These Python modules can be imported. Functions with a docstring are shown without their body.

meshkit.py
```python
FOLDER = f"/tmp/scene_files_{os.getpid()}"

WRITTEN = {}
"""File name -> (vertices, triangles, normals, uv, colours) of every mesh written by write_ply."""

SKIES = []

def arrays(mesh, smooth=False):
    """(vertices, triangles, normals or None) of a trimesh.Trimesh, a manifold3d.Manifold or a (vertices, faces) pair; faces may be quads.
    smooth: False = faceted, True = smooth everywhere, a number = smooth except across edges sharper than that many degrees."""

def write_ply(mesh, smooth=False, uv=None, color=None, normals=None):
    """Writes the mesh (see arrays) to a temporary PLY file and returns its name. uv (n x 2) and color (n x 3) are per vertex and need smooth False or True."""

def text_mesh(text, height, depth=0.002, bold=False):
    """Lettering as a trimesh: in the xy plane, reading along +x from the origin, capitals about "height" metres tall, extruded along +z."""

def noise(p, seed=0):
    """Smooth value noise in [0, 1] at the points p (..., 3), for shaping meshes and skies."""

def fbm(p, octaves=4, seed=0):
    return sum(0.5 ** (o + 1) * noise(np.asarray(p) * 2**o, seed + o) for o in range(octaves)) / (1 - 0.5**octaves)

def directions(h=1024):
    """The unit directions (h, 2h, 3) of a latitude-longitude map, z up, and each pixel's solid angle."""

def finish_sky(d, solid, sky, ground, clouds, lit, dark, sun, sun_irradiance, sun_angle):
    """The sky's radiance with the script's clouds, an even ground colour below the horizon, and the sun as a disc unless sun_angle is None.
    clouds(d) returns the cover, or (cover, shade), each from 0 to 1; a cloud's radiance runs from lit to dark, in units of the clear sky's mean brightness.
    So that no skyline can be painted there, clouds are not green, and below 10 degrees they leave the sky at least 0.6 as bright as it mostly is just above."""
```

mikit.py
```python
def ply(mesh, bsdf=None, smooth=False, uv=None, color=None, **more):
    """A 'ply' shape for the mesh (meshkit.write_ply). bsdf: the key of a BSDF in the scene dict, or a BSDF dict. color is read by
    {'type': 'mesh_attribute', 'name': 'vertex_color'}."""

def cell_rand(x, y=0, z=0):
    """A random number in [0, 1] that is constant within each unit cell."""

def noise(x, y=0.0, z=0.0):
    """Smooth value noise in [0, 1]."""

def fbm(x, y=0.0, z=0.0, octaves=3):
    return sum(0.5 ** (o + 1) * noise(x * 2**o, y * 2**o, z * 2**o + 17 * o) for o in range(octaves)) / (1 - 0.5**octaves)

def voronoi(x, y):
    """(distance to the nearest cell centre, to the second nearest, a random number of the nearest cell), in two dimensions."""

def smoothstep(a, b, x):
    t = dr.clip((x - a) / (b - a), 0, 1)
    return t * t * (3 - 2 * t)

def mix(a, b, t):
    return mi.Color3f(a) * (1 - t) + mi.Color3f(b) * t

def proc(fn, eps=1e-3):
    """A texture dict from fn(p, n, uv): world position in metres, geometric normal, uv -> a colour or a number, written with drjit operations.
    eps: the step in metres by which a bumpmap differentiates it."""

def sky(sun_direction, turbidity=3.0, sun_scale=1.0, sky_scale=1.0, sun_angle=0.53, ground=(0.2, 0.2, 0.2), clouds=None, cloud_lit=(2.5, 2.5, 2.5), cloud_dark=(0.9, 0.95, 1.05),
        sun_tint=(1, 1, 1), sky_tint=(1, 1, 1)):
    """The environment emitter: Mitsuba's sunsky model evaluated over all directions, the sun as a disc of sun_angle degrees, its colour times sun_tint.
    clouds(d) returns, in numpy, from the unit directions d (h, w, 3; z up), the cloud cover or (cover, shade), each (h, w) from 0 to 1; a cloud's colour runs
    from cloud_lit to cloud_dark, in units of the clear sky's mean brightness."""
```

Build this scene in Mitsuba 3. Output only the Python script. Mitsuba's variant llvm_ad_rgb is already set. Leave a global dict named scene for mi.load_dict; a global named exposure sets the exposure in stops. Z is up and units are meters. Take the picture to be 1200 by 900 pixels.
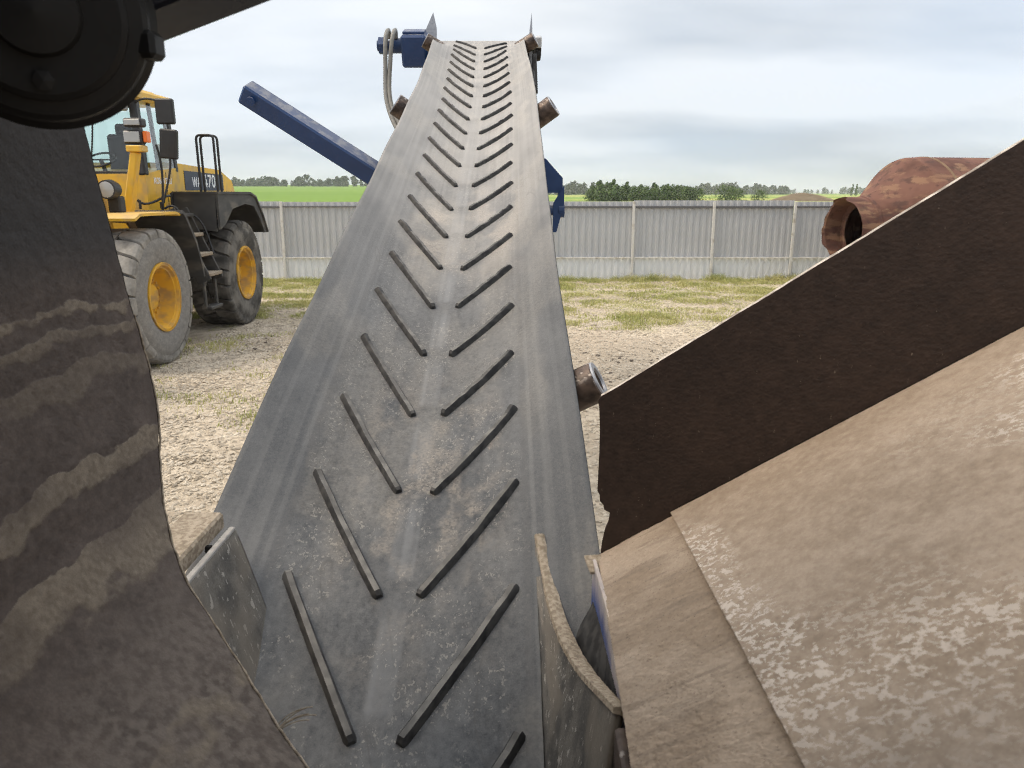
import math, random
import numpy as np, trimesh, mitsuba as mi, mikit, meshkit
import drjit as dr
from mikit import noise, fbm, voronoi, smoothstep, mix, cell_rand
from shapely.geometry import Polygon
T = mi.ScalarTransform4f
rng = np.random.default_rng(7); random.seed(7)
scene = {'type': 'scene'}
labels = {}

# ------------------------------------------------------------------ camera, sky, exposure
PITCH = math.atan(224 / 870)
CAM = np.array([0, 0, 2.2])
FWD = np.array([0, math.cos(PITCH), -math.sin(PITCH)])
scene['camera'] = {
    'type': 'thinlens', 'fov': math.degrees(2 * math.atan(600 / 870)), 'fov_axis': 'x', 'near_clip': 0.02, 'far_clip': 6000,
    'aperture_radius': 0.0016, 'focus_distance': 3.2,
    'to_world': T().look_at(origin=CAM.tolist(), target=(CAM + FWD).tolist(), up=[0, 0, 1]),
    'film': {'type': 'hdrfilm', 'width': 1024, 'height': 768, 'rfilter': {'type': 'gaussian'}},
    'sampler': {'type': 'independent', 'sample_count': 64},
}
def clouds(d):
    el = np.clip(d[..., 2], 0.0, 1)
    k = 1.0 / (el + 0.16)                                         # a flat cloud deck seen from below
    q = np.stack([d[..., 0] * k, d[..., 1] * k, 0 * el], -1)
    a = meshkit.fbm(q * np.array([0.75, 1.5, 1]) + 3.1, 5, seed=4)
    b = meshkit.fbm(q * np.array([1.7, 3.6, 1]) + 9.7, 5, seed=11)
    n = np.clip((0.62 * a + 0.38 * b - 0.36) / 0.30, 0, 1)
    az = np.arctan2(d[..., 0], d[..., 1]); hole = lambda a0, e0, wa, we: np.exp(-((az - a0) / wa) ** 2 - ((el - e0) / we) ** 2)
    n = np.clip(n - 0.75 * hole(0.36, 0.105, 0.30, 0.022) - 0.25 * hole(-0.36, 0.19, 0.2, 0.05) + 0.35 * hole(0.42, 0.065, 0.25, 0.018), 0, 1)     # breaks in the deck
    sh = 0.22 * n + 0.72 * (1 - el ** 1.5)                        # an overcast sky brightens towards the zenith
    cover = np.clip(0.86 + 0.3 * (meshkit.fbm(q * 1.1 + 21, 4, seed=2) - 0.4), 0.75, 1)
    return cover, sh
SUN = (-0.55, -0.12, 0.82)
scene['sky'] = mikit.sky(SUN, turbidity=4, sun_scale=0.30, sun_angle=30, clouds=clouds, cloud_lit=(3.05, 3.0, 2.9), cloud_dark=(0.70, 0.81, 0.95), ground=(0.2, 0.19, 0.16))
exposure = 2.58

# ------------------------------------------------------------------ helpers
def key_of(name):
    if name not in used: used[name] = 0; return name
    used[name] += 1
    return f'{name}_{used[name]:03d}'
used = {}
def add(name, mesh, bsdf, smooth=False, label=None, cat=None, group=None, kind=None, **kw):
    k = key_of(name)
    scene[k] = mikit.ply(mesh, bsdf, smooth=smooth, **kw)
    note(k, label, cat, group, kind)
    return k
def note(k, label=None, cat=None, group=None, kind=None):
    e = {a: b for a, b in (('label', label), ('category', cat), ('group', group), ('kind', kind)) if b}
    if e: labels[k] = e
def thing(name, label, cat, group=None):
    k = key_of(name); note(k, label, cat, group); return k
def cat(*m): return trimesh.util.concatenate(list(m))
def cbox(size, c=(0, 0, 0), b=0.006, R=None):
    """A box with bevelled edges."""
    h = np.array(size, float) / 2; b = min(b, h.min() * 0.45); pts = []
    for sx in (-1, 1):
        for sy in (-1, 1):
            for sz in (-1, 1):
                s = np.array([sx, sy, sz])
                for a in range(3):
                    q = h - b; q[a] = h[a]; pts.append(s * q)
    m = trimesh.PointCloud(np.array(pts)).convex_hull
    if R is not None: m.apply_transform(np.vstack([np.column_stack([R, [0, 0, 0]]), [0, 0, 0, 1]]))
    m.apply_translation(c); return m
def bx(x0, x1, y0, y1, z0, z1, b=0.01): return cbox((x1 - x0, y1 - y0, z1 - z0), ((x0 + x1) / 2, (y0 + y1) / 2, (z0 + z1) / 2), b)
def norm(v): v = np.asarray(v, float); return v / np.linalg.norm(v)
def frame(t, up=(0, 0, 1)):
    t = norm(t); a = np.cross(up, t)
    if np.linalg.norm(a) < 1e-6: a = np.cross((1, 0, 0), t)
    a = norm(a); return a, np.cross(t, a), t
def beam(p, q, w, h, up=(0, 0, 1), b=0.006):
    p, q = np.asarray(p, float), np.asarray(q, float)
    a, u, t = frame(q - p, up)
    return cbox((w, h, np.linalg.norm(q - p)), (p + q) / 2, b, np.column_stack([a, u, t]))
def tube(pts, r, sides=8, caps=True):
    p = np.asarray(pts, float); t = np.gradient(p, axis=0); n = len(p); v = []
    up = np.array([0.13, 0.29, 0.95]); a = None
    rr = np.broadcast_to(r, (n,))
    for i in range(n):
        if a is None: a = frame(t[i], up)[0]
        tt = norm(t[i]); a = norm(a - tt * (a @ tt)); bb = np.cross(tt, a)
        for k in range(sides):
            an = 2 * math.pi * k / sides
            v.append(p[i] + rr[i] * (math.cos(an) * a + math.sin(an) * bb))
    f = []
    for i in range(n - 1):
        for k in range(sides):
            k2 = (k + 1) % sides
            f += [[i * sides + k, i * sides + k2, (i + 1) * sides + k2], [i * sides + k, (i + 1) * sides + k2, (i + 1) * sides + k]]
    if caps:
        v += [p[0], p[-1]]; c0 = len(v) - 2
        for k in range(sides):
            k2 = (k + 1) % sides
            f += [[c0, k2, k], [c0 + 1, (n - 1) * sides + k, (n - 1) * sides + k2]]
    return trimesh.Trimesh(np.array(v), np.array(f), process=False)
def curve(pts, n=24):
    from scipy.interpolate import CubicSpline
    p = np.asarray(pts, float); s = np.r_[0, np.cumsum(np.linalg.norm(np.diff(p, axis=0), axis=1))]
    return CubicSpline(s, p)(np.linspace(0, s[-1], n))
def bend(pts, r=0.08, n=6):
    """A polyline with rounded corners."""
    p = np.asarray(pts, float); out = [p[0]]
    for i in range(1, len(p) - 1):
        a, b = p[i - 1] - p[i], p[i + 1] - p[i]; la, lb = np.linalg.norm(a), np.linalg.norm(b)
        q = min(r, la * 0.45, lb * 0.45); A_, B_ = p[i] + a / la * q, p[i] + b / lb * q
        for t in np.linspace(0, 1, n): out.append((1 - t) ** 2 * A_ + 2 * t * (1 - t) * p[i] + t * t * B_)
    out.append(p[-1]); return np.array(out)
def lathe(prof, axis, c, n=48, jitter=None):
    """Revolve (along, radius) points about axis through c."""
    a, u, t = frame(axis); pr = np.asarray(prof, float); m = len(pr); an = np.arange(n) * 2 * np.pi / n
    rad = np.cos(an)[:, None] * a + np.sin(an)[:, None] * u
    v = np.asarray(c) + t * pr[None, :, 0, None] + rad[:, None] * pr[None, :, 1, None]
    if jitter is not None: v = jitter(v, an)
    i, j = np.meshgrid(np.arange(n), np.arange(m - 1), indexing='ij'); i2 = (i + 1) % n
    q = np.stack([i * m + j, i2 * m + j, i2 * m + j + 1, i * m + j + 1], -1).reshape(-1, 4)
    return trimesh.Trimesh(v.reshape(-1, 3), np.vstack([q[:, [0, 1, 2]], q[:, [0, 2, 3]]]), process=False)
def grid(P):
    """A (n, m, 3) array of points as a quad mesh."""
    n, m = P.shape[:2]
    i, j = np.meshgrid(np.arange(n - 1), np.arange(m - 1), indexing='ij')
    q = np.stack([i * m + j, (i + 1) * m + j, (i + 1) * m + j + 1, i * m + j + 1], -1).reshape(-1, 4)
    return trimesh.Trimesh(P.reshape(-1, 3), np.vstack([q[:, [0, 1, 2]], q[:, [0, 2, 3]]]), process=False)
def slab(P, Q):
    """A closed sheet between two (n, m, 3) grids; returns the mesh and how its vertices index into the grids."""
    n, m = P.shape[:2]; a, b = grid(P), grid(Q)
    b.faces = b.faces[:, ::-1]
    k = n * m; f = [a.faces, b.faces + k]
    rim = [i * m for i in range(n)] + [(n - 1) * m + j for j in range(1, m)] + [i * m + m - 1 for i in range(n - 2, -1, -1)] + [j for j in range(m - 2, 0, -1)]
    r = np.array(rim); r2 = np.roll(r, -1)
    f.append(np.stack([r2, r, r + k], -1)); f.append(np.stack([r2, r + k, r2 + k], -1))
    return trimesh.Trimesh(np.vstack([a.vertices, b.vertices]), np.vstack(f), process=False)
def prism(poly, o, ex, ey, depth, en=None):
    """A polygon in the plane (o, ex, ey), extruded by depth along ex x ey (or en)."""
    ex, ey = np.asarray(ex, float), np.asarray(ey, float); en = np.cross(ex, ey) if en is None else np.asarray(en, float)
    m = trimesh.creation.extrude_polygon(Polygon(poly), depth, engine='earcut')
    v = np.asarray(m.vertices)
    m = trimesh.Trimesh(np.asarray(o) + v[:, :1] * ex + v[:, 1:2] * ey + v[:, 2:] * en, m.faces, process=False)
    if np.dot(np.cross(ex, ey), en) < 0: m.invert()
    return m
def sm(a, b, x):
    t = np.clip((x - a) / (b - a), 0, 1); return t * t * (3 - 2 * t)
def smooth_sub(m, n=1):
    return trimesh.Trimesh(*trimesh.remesh.subdivide_loop(m.vertices, m.faces, n), process=False)

# ------------------------------------------------------------------ materials
def mat(name, color, rough=0.6, spec=0.5, metallic=0.0, bump=None, bscale=1.0, eps=1e-3, **kw):
    c = color if isinstance(color, dict) else (mikit.proc(color) if callable(color) else {'type': 'rgb', 'value': list(color)})
    b = {'type': 'principled', 'base_color': c, 'roughness': rough if not callable(rough) else mikit.proc(rough), 'specular': spec, 'metallic': metallic, **kw}
    if bump: b = {'type': 'bumpmap', 'arbitrary': mikit.proc(bump, eps), 'scale': bscale, 'bsdf': b}
    scene[name] = {'type': 'twosided', 'bsdf': b}
    return name

def belt_col(p, n, uv):
    s, l = uv.x, uv.y
    a = dr.abs(s)
    st = noise(s * 95, l * 0.9) * 0.6 + noise(s * 38 + 7, l * 2.1) * 0.4
    bl = fbm(s * 7 + 3, l * 4, 0, 4)
    fine = noise(s * 330, l * 330) * 0.6 + noise(s * 120, l * 140) * 0.4
    base = mix((0.046, 0.050, 0.056), (0.112, 0.115, 0.119), 0.15 + smoothstep(0.25, 0.80, bl) * 0.45 + (st - 0.5) * 0.30 + (fine - 0.5) * 0.5 + (fbm(s * 75, l * 60, 0, 3) - 0.5) * (0.25 + 0.6 * smoothstep(0.36, 0.28, a)) + (noise(s * 700, l * 700) - 0.5) * 0.35)
    ph = (l - 0.02) / 0.3895; ph = ph - dr.floor(ph)
    mid = (1 - smoothstep(0.028, 0.040, a + (st - 0.5) * 0.012)) * smoothstep(0.02, 0.12, ph) * smoothstep(1.0, 0.6, ph) * (0.35 + 0.65 * noise(s * 90, l * 1.6 + 4))
    base = mix(base, (0.155, 0.162, 0.172), mid * 0.7)
    for c0, w in ((0.40, 0.020), (0.355, 0.010), (0.465, 0.012)):
        g = (1 - smoothstep(w * 0.5, w, dr.abs(a - c0 + (noise(l * 1.3, c0 * 50) - 0.5) * 0.012)))
        base = mix(base, (0.19, 0.19, 0.188), g * (0.05 + 0.2 * st))
    base = mix(base, (0.07, 0.07, 0.072), (1 - smoothstep(0.004, 0.016, dr.abs(a - 0.335))) * 0.3)
    dust = smoothstep(0.50, 0.70, fbm(s * 6 + 1.7, l * 2.6 + 5, 0, 4) + 0.10 * smoothstep(0.36, 0.15, a)) * (0.3 + 0.7 * noise(s * 160, l * 160))
    base = mix(base, (0.36, 0.325, 0.27), dust * (0.18 + 0.3 * smoothstep(1.5, 5.0, l)))
    sp = smoothstep(0.66, 0.80, noise(s * 150, l * 120) * 0.55 + noise(s * 380, l * 300) * 0.45) * smoothstep(0.36, 0.62, fbm(s * 13 + 8, l * 9, 0, 3))
    base = mix(base, (0.34, 0.32, 0.285), sp * 0.42 * (0.15 + 0.85 * smoothstep(0.36, 0.28, a)))
    scr = (1 - smoothstep(0.0, 0.05, dr.abs(noise(s * 26 + l * 7, l * 3 - s * 9) - 0.5))) * smoothstep(0.62, 0.75, noise(s * 9 + 40, l * 2.2))
    base = mix(base, (0.05, 0.05, 0.05), scr * 0.5)
    spill = dr.exp(-dr.square((l - 2.95) / 0.6)) * smoothstep(0.36, 0.72, fbm(s * 8 + 2, l * 5, 0, 4)) * smoothstep(0.36, 0.2, dr.abs(s - 0.06))
    base = mix(base, (0.44, 0.37, 0.29), spill * (0.1 + 0.6 * noise(s * 200, l * 200)))
    spill2 = dr.exp(-dr.square((l - 0.8) / 0.55)) * smoothstep(0.45, 0.72, fbm(s * 17 + 9, l * 11, 0, 5)) * smoothstep(0.30, 0.15, dr.abs(s - 0.03))
    base = mix(base, (0.30, 0.26, 0.215), spill2 * (0.05 + 0.45 * noise(s * 180 + 5, l * 180)))
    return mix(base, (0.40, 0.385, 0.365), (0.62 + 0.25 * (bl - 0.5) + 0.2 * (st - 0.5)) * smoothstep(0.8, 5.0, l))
def belt_bump(p, n, uv): return fbm(uv.x * 60, uv.y * 40, 0, 3) * 0.7 + noise(uv.x * 300, uv.y * 300) * 0.3
mat('belt_rubber', belt_col, 0.62, 0.45, bump=belt_bump, bscale=0.0022, eps=2e-3)
def cleat_col(p, n, uv):
    g = fbm(p.x * 40, p.y * 40, p.z * 40, 3)
    c = mix((0.018, 0.018, 0.019), (0.048, 0.047, 0.046), smoothstep(0.3, 0.75, g))
    return mix(c, (0.17, 0.165, 0.155), smoothstep(0.80, 0.93, n.z) * (0.35 + 0.5 * smoothstep(0.35, 0.75, fbm(p.x * 30, p.y * 30, p.z * 30, 3))))
mat('cleat_rubber', cleat_col, 0.6, 0.4)
def skirt_col(p, n, uv):
    u, v = uv.x, uv.y
    st = noise(u * 150, v * 60)
    g = fbm(u * 20, v * 12, 0, 4)
    c = mix((0.070, 0.067, 0.063), (0.125, 0.117, 0.105), smoothstep(0.3, 0.7, g)) * (0.8 + 0.4 * noise(u * 300, v * 300))
    c = mix(c, (0.42, 0.40, 0.37), smoothstep(0.74, 0.84, st) * smoothstep(0.45, 0.6, noise(u * 40 + 3, v * 34)) * 0.5)
    return mix(c, (0.19, 0.165, 0.135), smoothstep(0.48, 0.7, fbm(u * 6 + 8, v * 6, 0, 3)) * 0.5)
mat('skirt_rubber', skirt_col, 0.7, 0.3)
def dusty_edge(p, n, uv):
    g = fbm(p.x * 130, p.y * 130, p.z * 130, 3)
    return mix((0.20, 0.165, 0.125), (0.34, 0.29, 0.23), smoothstep(0.3, 0.7, g))
mat('dusty_edge', dusty_edge, 0.9, 0.1)
mat('pale_dust', lambda p, n, uv: mix((0.20, 0.195, 0.19), (0.38, 0.37, 0.355), fbm(p.x * 60, p.y * 60, p.z * 60, 3)), 0.9, 0.1)
def dust_grain(p): return noise(p.x * 420, p.y * 420, p.z * 420) * 0.5 + noise(p.x * 170, p.y * 170, p.z * 170) * 0.5
def floor_col(p, n, uv):
    i, j = uv.x, uv.y
    g = fbm(i * 9, j * 14, 0, 4)
    c = mix((0.262, 0.208, 0.160), (0.340, 0.277, 0.220), smoothstep(0.25, 0.75, g))
    lines = fbm(i * 10 + 5 + 2 * noise(j * 6, i * 3), j * 75, 0, 3)
    c = mix(c, (0.185, 0.150, 0.12), smoothstep(0.55, 0.75, lines) * 0.45)
    d1, d2, r = voronoi(i * 120, j * 130)
    c = mix(c, (0.12, 0.095, 0.075), (1 - smoothstep(0.05, 0.3 * r, d1)) * smoothstep(0.72, 0.95, r) * 0.6)
    return c * (0.82 + 0.36 * dust_grain(p))
def sheet_col(p, n, uv):
    i, j = uv.x, uv.y
    g = 0.5 + 0.5 * (fbm(i * 7 + 3, j * 11, 0, 4) - 0.5) + 0.5 * (fbm(i * 60, j * 70, 0, 3) - 0.5)
    c = mix((0.258, 0.206, 0.160), (0.335, 0.274, 0.220), smoothstep(0.25, 0.75, g)) * (0.84 + 0.32 * dust_grain(p))
    wob = fbm(i * 6, j * 6 + 9, 0, 3)
    q1 = fbm(i * 38 + 3, j * 44, 1.0, 3) - 0.5; q2 = fbm(i * 41, j * 37 + 8, 5.0, 3) - 0.5
    ra, rb = i * 0.88 + j * 0.47 + 0.016 * q1, j * 0.88 - i * 0.47 + 0.016 * q2
    wipe = 0.55 * fbm(ra * 70 + wob, rb * 125, 0, 5) + 0.45 * fbm(rb * 230 + 5, ra * 170, 0, 4) + 0.10 * (noise(i * 330, j * 420) - 0.5)
    edge = i - (0.2 + 0.225 * j)
    zone = smoothstep(0.46, 0.70, fbm(i * 3.2 + 4.3, j * 3.6 + 1.1, 0, 2) + 0.30 * smoothstep(0.12, 0.0, edge) * smoothstep(0.10, 0.3, j) + 0.17 * smoothstep(0.04, 0.18, j) * smoothstep(0.32, 0.58, i)) * smoothstep(1.05, 0.70, j)
    w = smoothstep(0.49, 0.63, wipe) * zone
    return mix(c, (0.58, 0.53, 0.48), w * 0.7)
def floor_bump(p, n, uv): return noise(p.x * 300, p.y * 300, p.z * 300) * 0.55 + fbm(p.x * 90, p.y * 90, p.z * 90, 3) * 0.9
mat('dust_floor', floor_col, 0.95, 0.03, bump=floor_bump, bscale=0.0032, eps=8e-4)
mat('dust_sheet', sheet_col, 0.9, 0.06, bump=floor_bump, bscale=0.0009, eps=8e-4)
def wall_col(p, n, uv):
    g = 0.35 * fbm(p.x * 7, p.y * 7, p.z * 7, 3) + 0.65 * fbm(p.x * 60, p.y * 60, p.z * 34, 4); f = noise(p.x * 240, p.y * 240, p.z * 240)
    c = mix((0.021, 0.0142, 0.0118), (0.050, 0.0315, 0.0240), smoothstep(0.2, 0.85, g) * 0.6 + f * 0.4)
    d1, d2, r = voronoi(p.x * 70 + p.y * 20, p.z * 70 + f)
    c = mix(c, (0.22, 0.18, 0.14), (1 - smoothstep(0.0, 0.22 * g, d1)) * smoothstep(0.90, 0.99, r) * 0.6)
    up = smoothstep(0.55, 0.75, n.z)
    return mix(c, mix((0.20, 0.17, 0.14), (0.46, 0.42, 0.37), smoothstep(0.3, 0.65, fbm(p.x * 45, p.y * 45, p.z * 45, 4))), up)
mat('rust_wall', wall_col, 0.7, 0.35, bump=lambda p, n, uv: fbm(p.x * 150, p.y * 150, p.z * 150, 3), bscale=0.0016, eps=8e-4)
def mud_mask(y, z):
    w = fbm(y * 3.2, z * 2 + 2, 0, 3) - 0.5; w2 = fbm(y * 16 + 3, z * 22, 0, 5) - 0.5; m = mi.Float(0)
    for z0, up, dn, amp in ((1.985, 0.006, 0.012, 0.62), (1.945, 0.008, 0.016, 0.70), (1.870, 0.022, 0.045, 0.72), (1.722, 0.016, 0.035, 0.80), (1.605, 0.030, 0.060, 0.86), (1.40, 0.02, 0.05, 0.45)):
        dz = z - z0 + w * 0.11 - 0.05 * (y - 1.0) + w2 * 0.03
        m = dr.maximum(m, amp * smoothstep(-dn - 0.01, 0, dz) * smoothstep(up + 0.006, up - 0.004, dz))
    flake = fbm(y * 26 + 1, z * 46, 0, 5)
    return smoothstep(0.26, 0.60, m - 0.9 * (flake - 0.46)) * (0.45 + 0.55 * smoothstep(0.3, 0.6, fbm(y * 5 + 7, z * 9, 0, 3)))
def plate_col(p, n, uv):
    y, z = uv.x, uv.y
    w = fbm(y * 3.2, z * 2 + 2, 0, 3) - 0.5
    w2 = fbm(y * 14 + 3, z * 16, 0, 4) - 0.5
    g = fbm(y * 11, z * 13, 3.0, 4)
    c = mix((0.046, 0.0355, 0.031), (0.108, 0.086, 0.075), smoothstep(0.25, 0.8, g) * 0.35 + fbm(y * 75, z * 95, 0, 3) * 0.65)
    c = mix(c, (0.038, 0.036, 0.037), smoothstep(2.02, 2.14, z))
    c = mix(c, (0.150, 0.126, 0.108), smoothstep(1.62, 1.40, z) * (0.25 + 0.75 * smoothstep(0.25, 0.75, fbm(y * 90, z * 130, 0, 4))))
    m = mud_mask(y, z)
    thread = 0.93 + 0.14 * smoothstep(0.3, 0.7, noise(y * 700 + z * 40, z * 520))
    mud = mix((0.135, 0.110, 0.084), (0.205, 0.172, 0.135), noise(y * 140, z * 140))
    return mix(c, mud, m * 0.9) * thread
def plate_bump(p, n, uv): return 0.35 * mud_mask(uv.x, uv.y) + 0.9 * smoothstep(1.62, 1.42, uv.y) * fbm(uv.x * 34, uv.y * 60, 0, 3) + fbm(p.y * 70, p.z * 70, p.x * 70, 4) + 0.25 * noise(p.y * 300, p.z * 300, p.x * 300)
mat('mud_plate', plate_col, 0.75, 0.3, bump=plate_bump, bscale=0.0035, eps=1e-3)
def black_col(p, n, uv): return mix((0.004, 0.004, 0.004), (0.012, 0.011, 0.0105), fbm(p.x * 30, p.y * 30, p.z * 30, 3))
mat('black_paint', black_col, 0.55, 0.3)
def blue_col(p, n, uv):
    g = fbm(p.x * 8, p.y * 8, p.z * 8, 4)
    c = mix((0.007, 0.030, 0.100), (0.013, 0.048, 0.150), g)
    return mix(c, (0.25, 0.25, 0.26), smoothstep(0.5, 0.75, n.z) * (0.25 + 0.4 * smoothstep(0.4, 0.7, fbm(p.x * 22, p.y * 22, p.z * 22, 3))))
mat('blue_paint', blue_col, 0.45, 0.5)
def blue_dust(p, n, uv):
    g = fbm(p.x * 16, p.y * 16, p.z * 9, 4)
    return mix((0.030, 0.055, 0.17), (0.45, 0.40, 0.36), smoothstep(1.27, 1.40, p.z + (g - 0.5) * 0.12))
mat('blue_dusty', blue_dust, 0.6, 0.3)
mat('navy_black', lambda p, n, uv: mix((0.006, 0.007, 0.012), (0.016, 0.018, 0.03), fbm(p.x * 25, p.y * 25, p.z * 25, 3)), 0.5, 0.4)
def roller_col(p, n, uv):
    g = fbm(p.x * 30, p.y * 30, p.z * 30, 4)
    c = mix((0.035, 0.025, 0.021), (0.13, 0.092, 0.072), smoothstep(0.25, 0.75, g))
    return mix(c, (0.45, 0.40, 0.36), smoothstep(0.55, 0.7, fbm(p.x * 70, p.y * 70, p.z * 70, 2)) * smoothstep(0.2, 0.7, n.z) * 0.7)
mat('roller_steel', roller_col, 0.45, 0.5, metallic=0.35)
mat('grey_steel', lambda p, n, uv: mix((0.24, 0.25, 0.28), (0.42, 0.43, 0.46), fbm(p.x * 50, p.y * 50, p.z * 50, 3)), 0.4, 0.5, metallic=0.5)
mat('hose_rubber', lambda p, n, uv: mix((0.14, 0.14, 0.13), (0.27, 0.26, 0.24), fbm(p.x * 40, p.y * 40, p.z * 40, 3)), 0.5, 0.5)
def yellow_col(p, n, uv):
    g = fbm(p.x * 5, p.y * 5, p.z * 5, 4)
    c = mix((0.66, 0.38, 0.026), (0.72, 0.44, 0.045), g)
    c = mix(c, (0.36, 0.27, 0.16), smoothstep(0.42, 0.75, fbm(p.x * 9 + 3, p.y * 9, p.z * 4, 5)) * 0.55)
    return mix(c, (0.42, 0.33, 0.22), smoothstep(0.75, 0.95, n.z) * 0.45)
mat('yellow_paint', yellow_col, 0.4, 0.5)
def rim_col(p, n, uv):
    g = fbm(p.x * 7, p.y * 7, p.z * 7, 4)
    return mix((0.62, 0.345, 0.028), (0.30, 0.19, 0.09), smoothstep(0.38, 0.7, g) * 0.75)
mat('rim_paint', rim_col, 0.5, 0.4)
def dark_col(p, n, uv):
    g = fbm(p.x * 6, p.y * 6, p.z * 6, 4)
    c = mix((0.028, 0.028, 0.029), (0.070, 0.068, 0.065), g)
    return mix(c, (0.17, 0.15, 0.12), smoothstep(0.45, 0.75, fbm(p.x * 3, p.y * 3, p.z * 6 + 4, 4)) * 0.5)
mat('dark_paint', dark_col, 0.6, 0.4)
mat('mirror_plastic', (0.02, 0.02, 0.021), 0.45, 0.5)
def tyre_col(p, n, uv):
    g = fbm(p.x * 7, p.y * 7, p.z * 7, 4)
    c = mix((0.17, 0.162, 0.15), (0.30, 0.285, 0.26), smoothstep(0.25, 0.75, g))
    return c * (0.88 + 0.24 * noise(p.x * 40, p.y * 40, p.z * 40))
mat('tyre_rubber', tyre_col, 0.85, 0.2)
mat('tyre_side', lambda p, n, uv: mix((0.15, 0.145, 0.138), (0.27, 0.258, 0.24), fbm(p.x * 4, p.y * 22, p.z * 22, 5)) * (0.86 + 0.28 * noise(p.x * 40, p.y * 55, p.z * 55)), 0.85, 0.2)
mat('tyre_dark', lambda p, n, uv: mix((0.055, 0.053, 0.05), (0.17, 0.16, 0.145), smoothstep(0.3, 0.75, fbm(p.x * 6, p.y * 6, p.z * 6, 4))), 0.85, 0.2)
scene['cab_glass'] = {'type': 'thindielectric', 'int_ior': 1.5, 'specular_transmittance': {'type': 'rgb', 'value': [0.78, 0.90, 0.88]}}
mat('lamp_glass', (0.33, 0.34, 0.34), 0.15, 0.8)
mat('orange_lens', (0.75, 0.16, 0.01), 0.25, 0.6)
mat('white_print', (0.75, 0.76, 0.78), 0.5, 0.4)
mat('band_blue', (0.014, 0.020, 0.055), 0.4, 0.5)
mat('seat_fabric', (0.045, 0.042, 0.040), 0.9, 0.1)
mat('brown_inside', lambda p, n, uv: mix((0.13, 0.085, 0.05), (0.24, 0.17, 0.11), fbm(p.x * 5, p.y * 5, p.z * 5, 4)), 0.8, 0.2)
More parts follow.
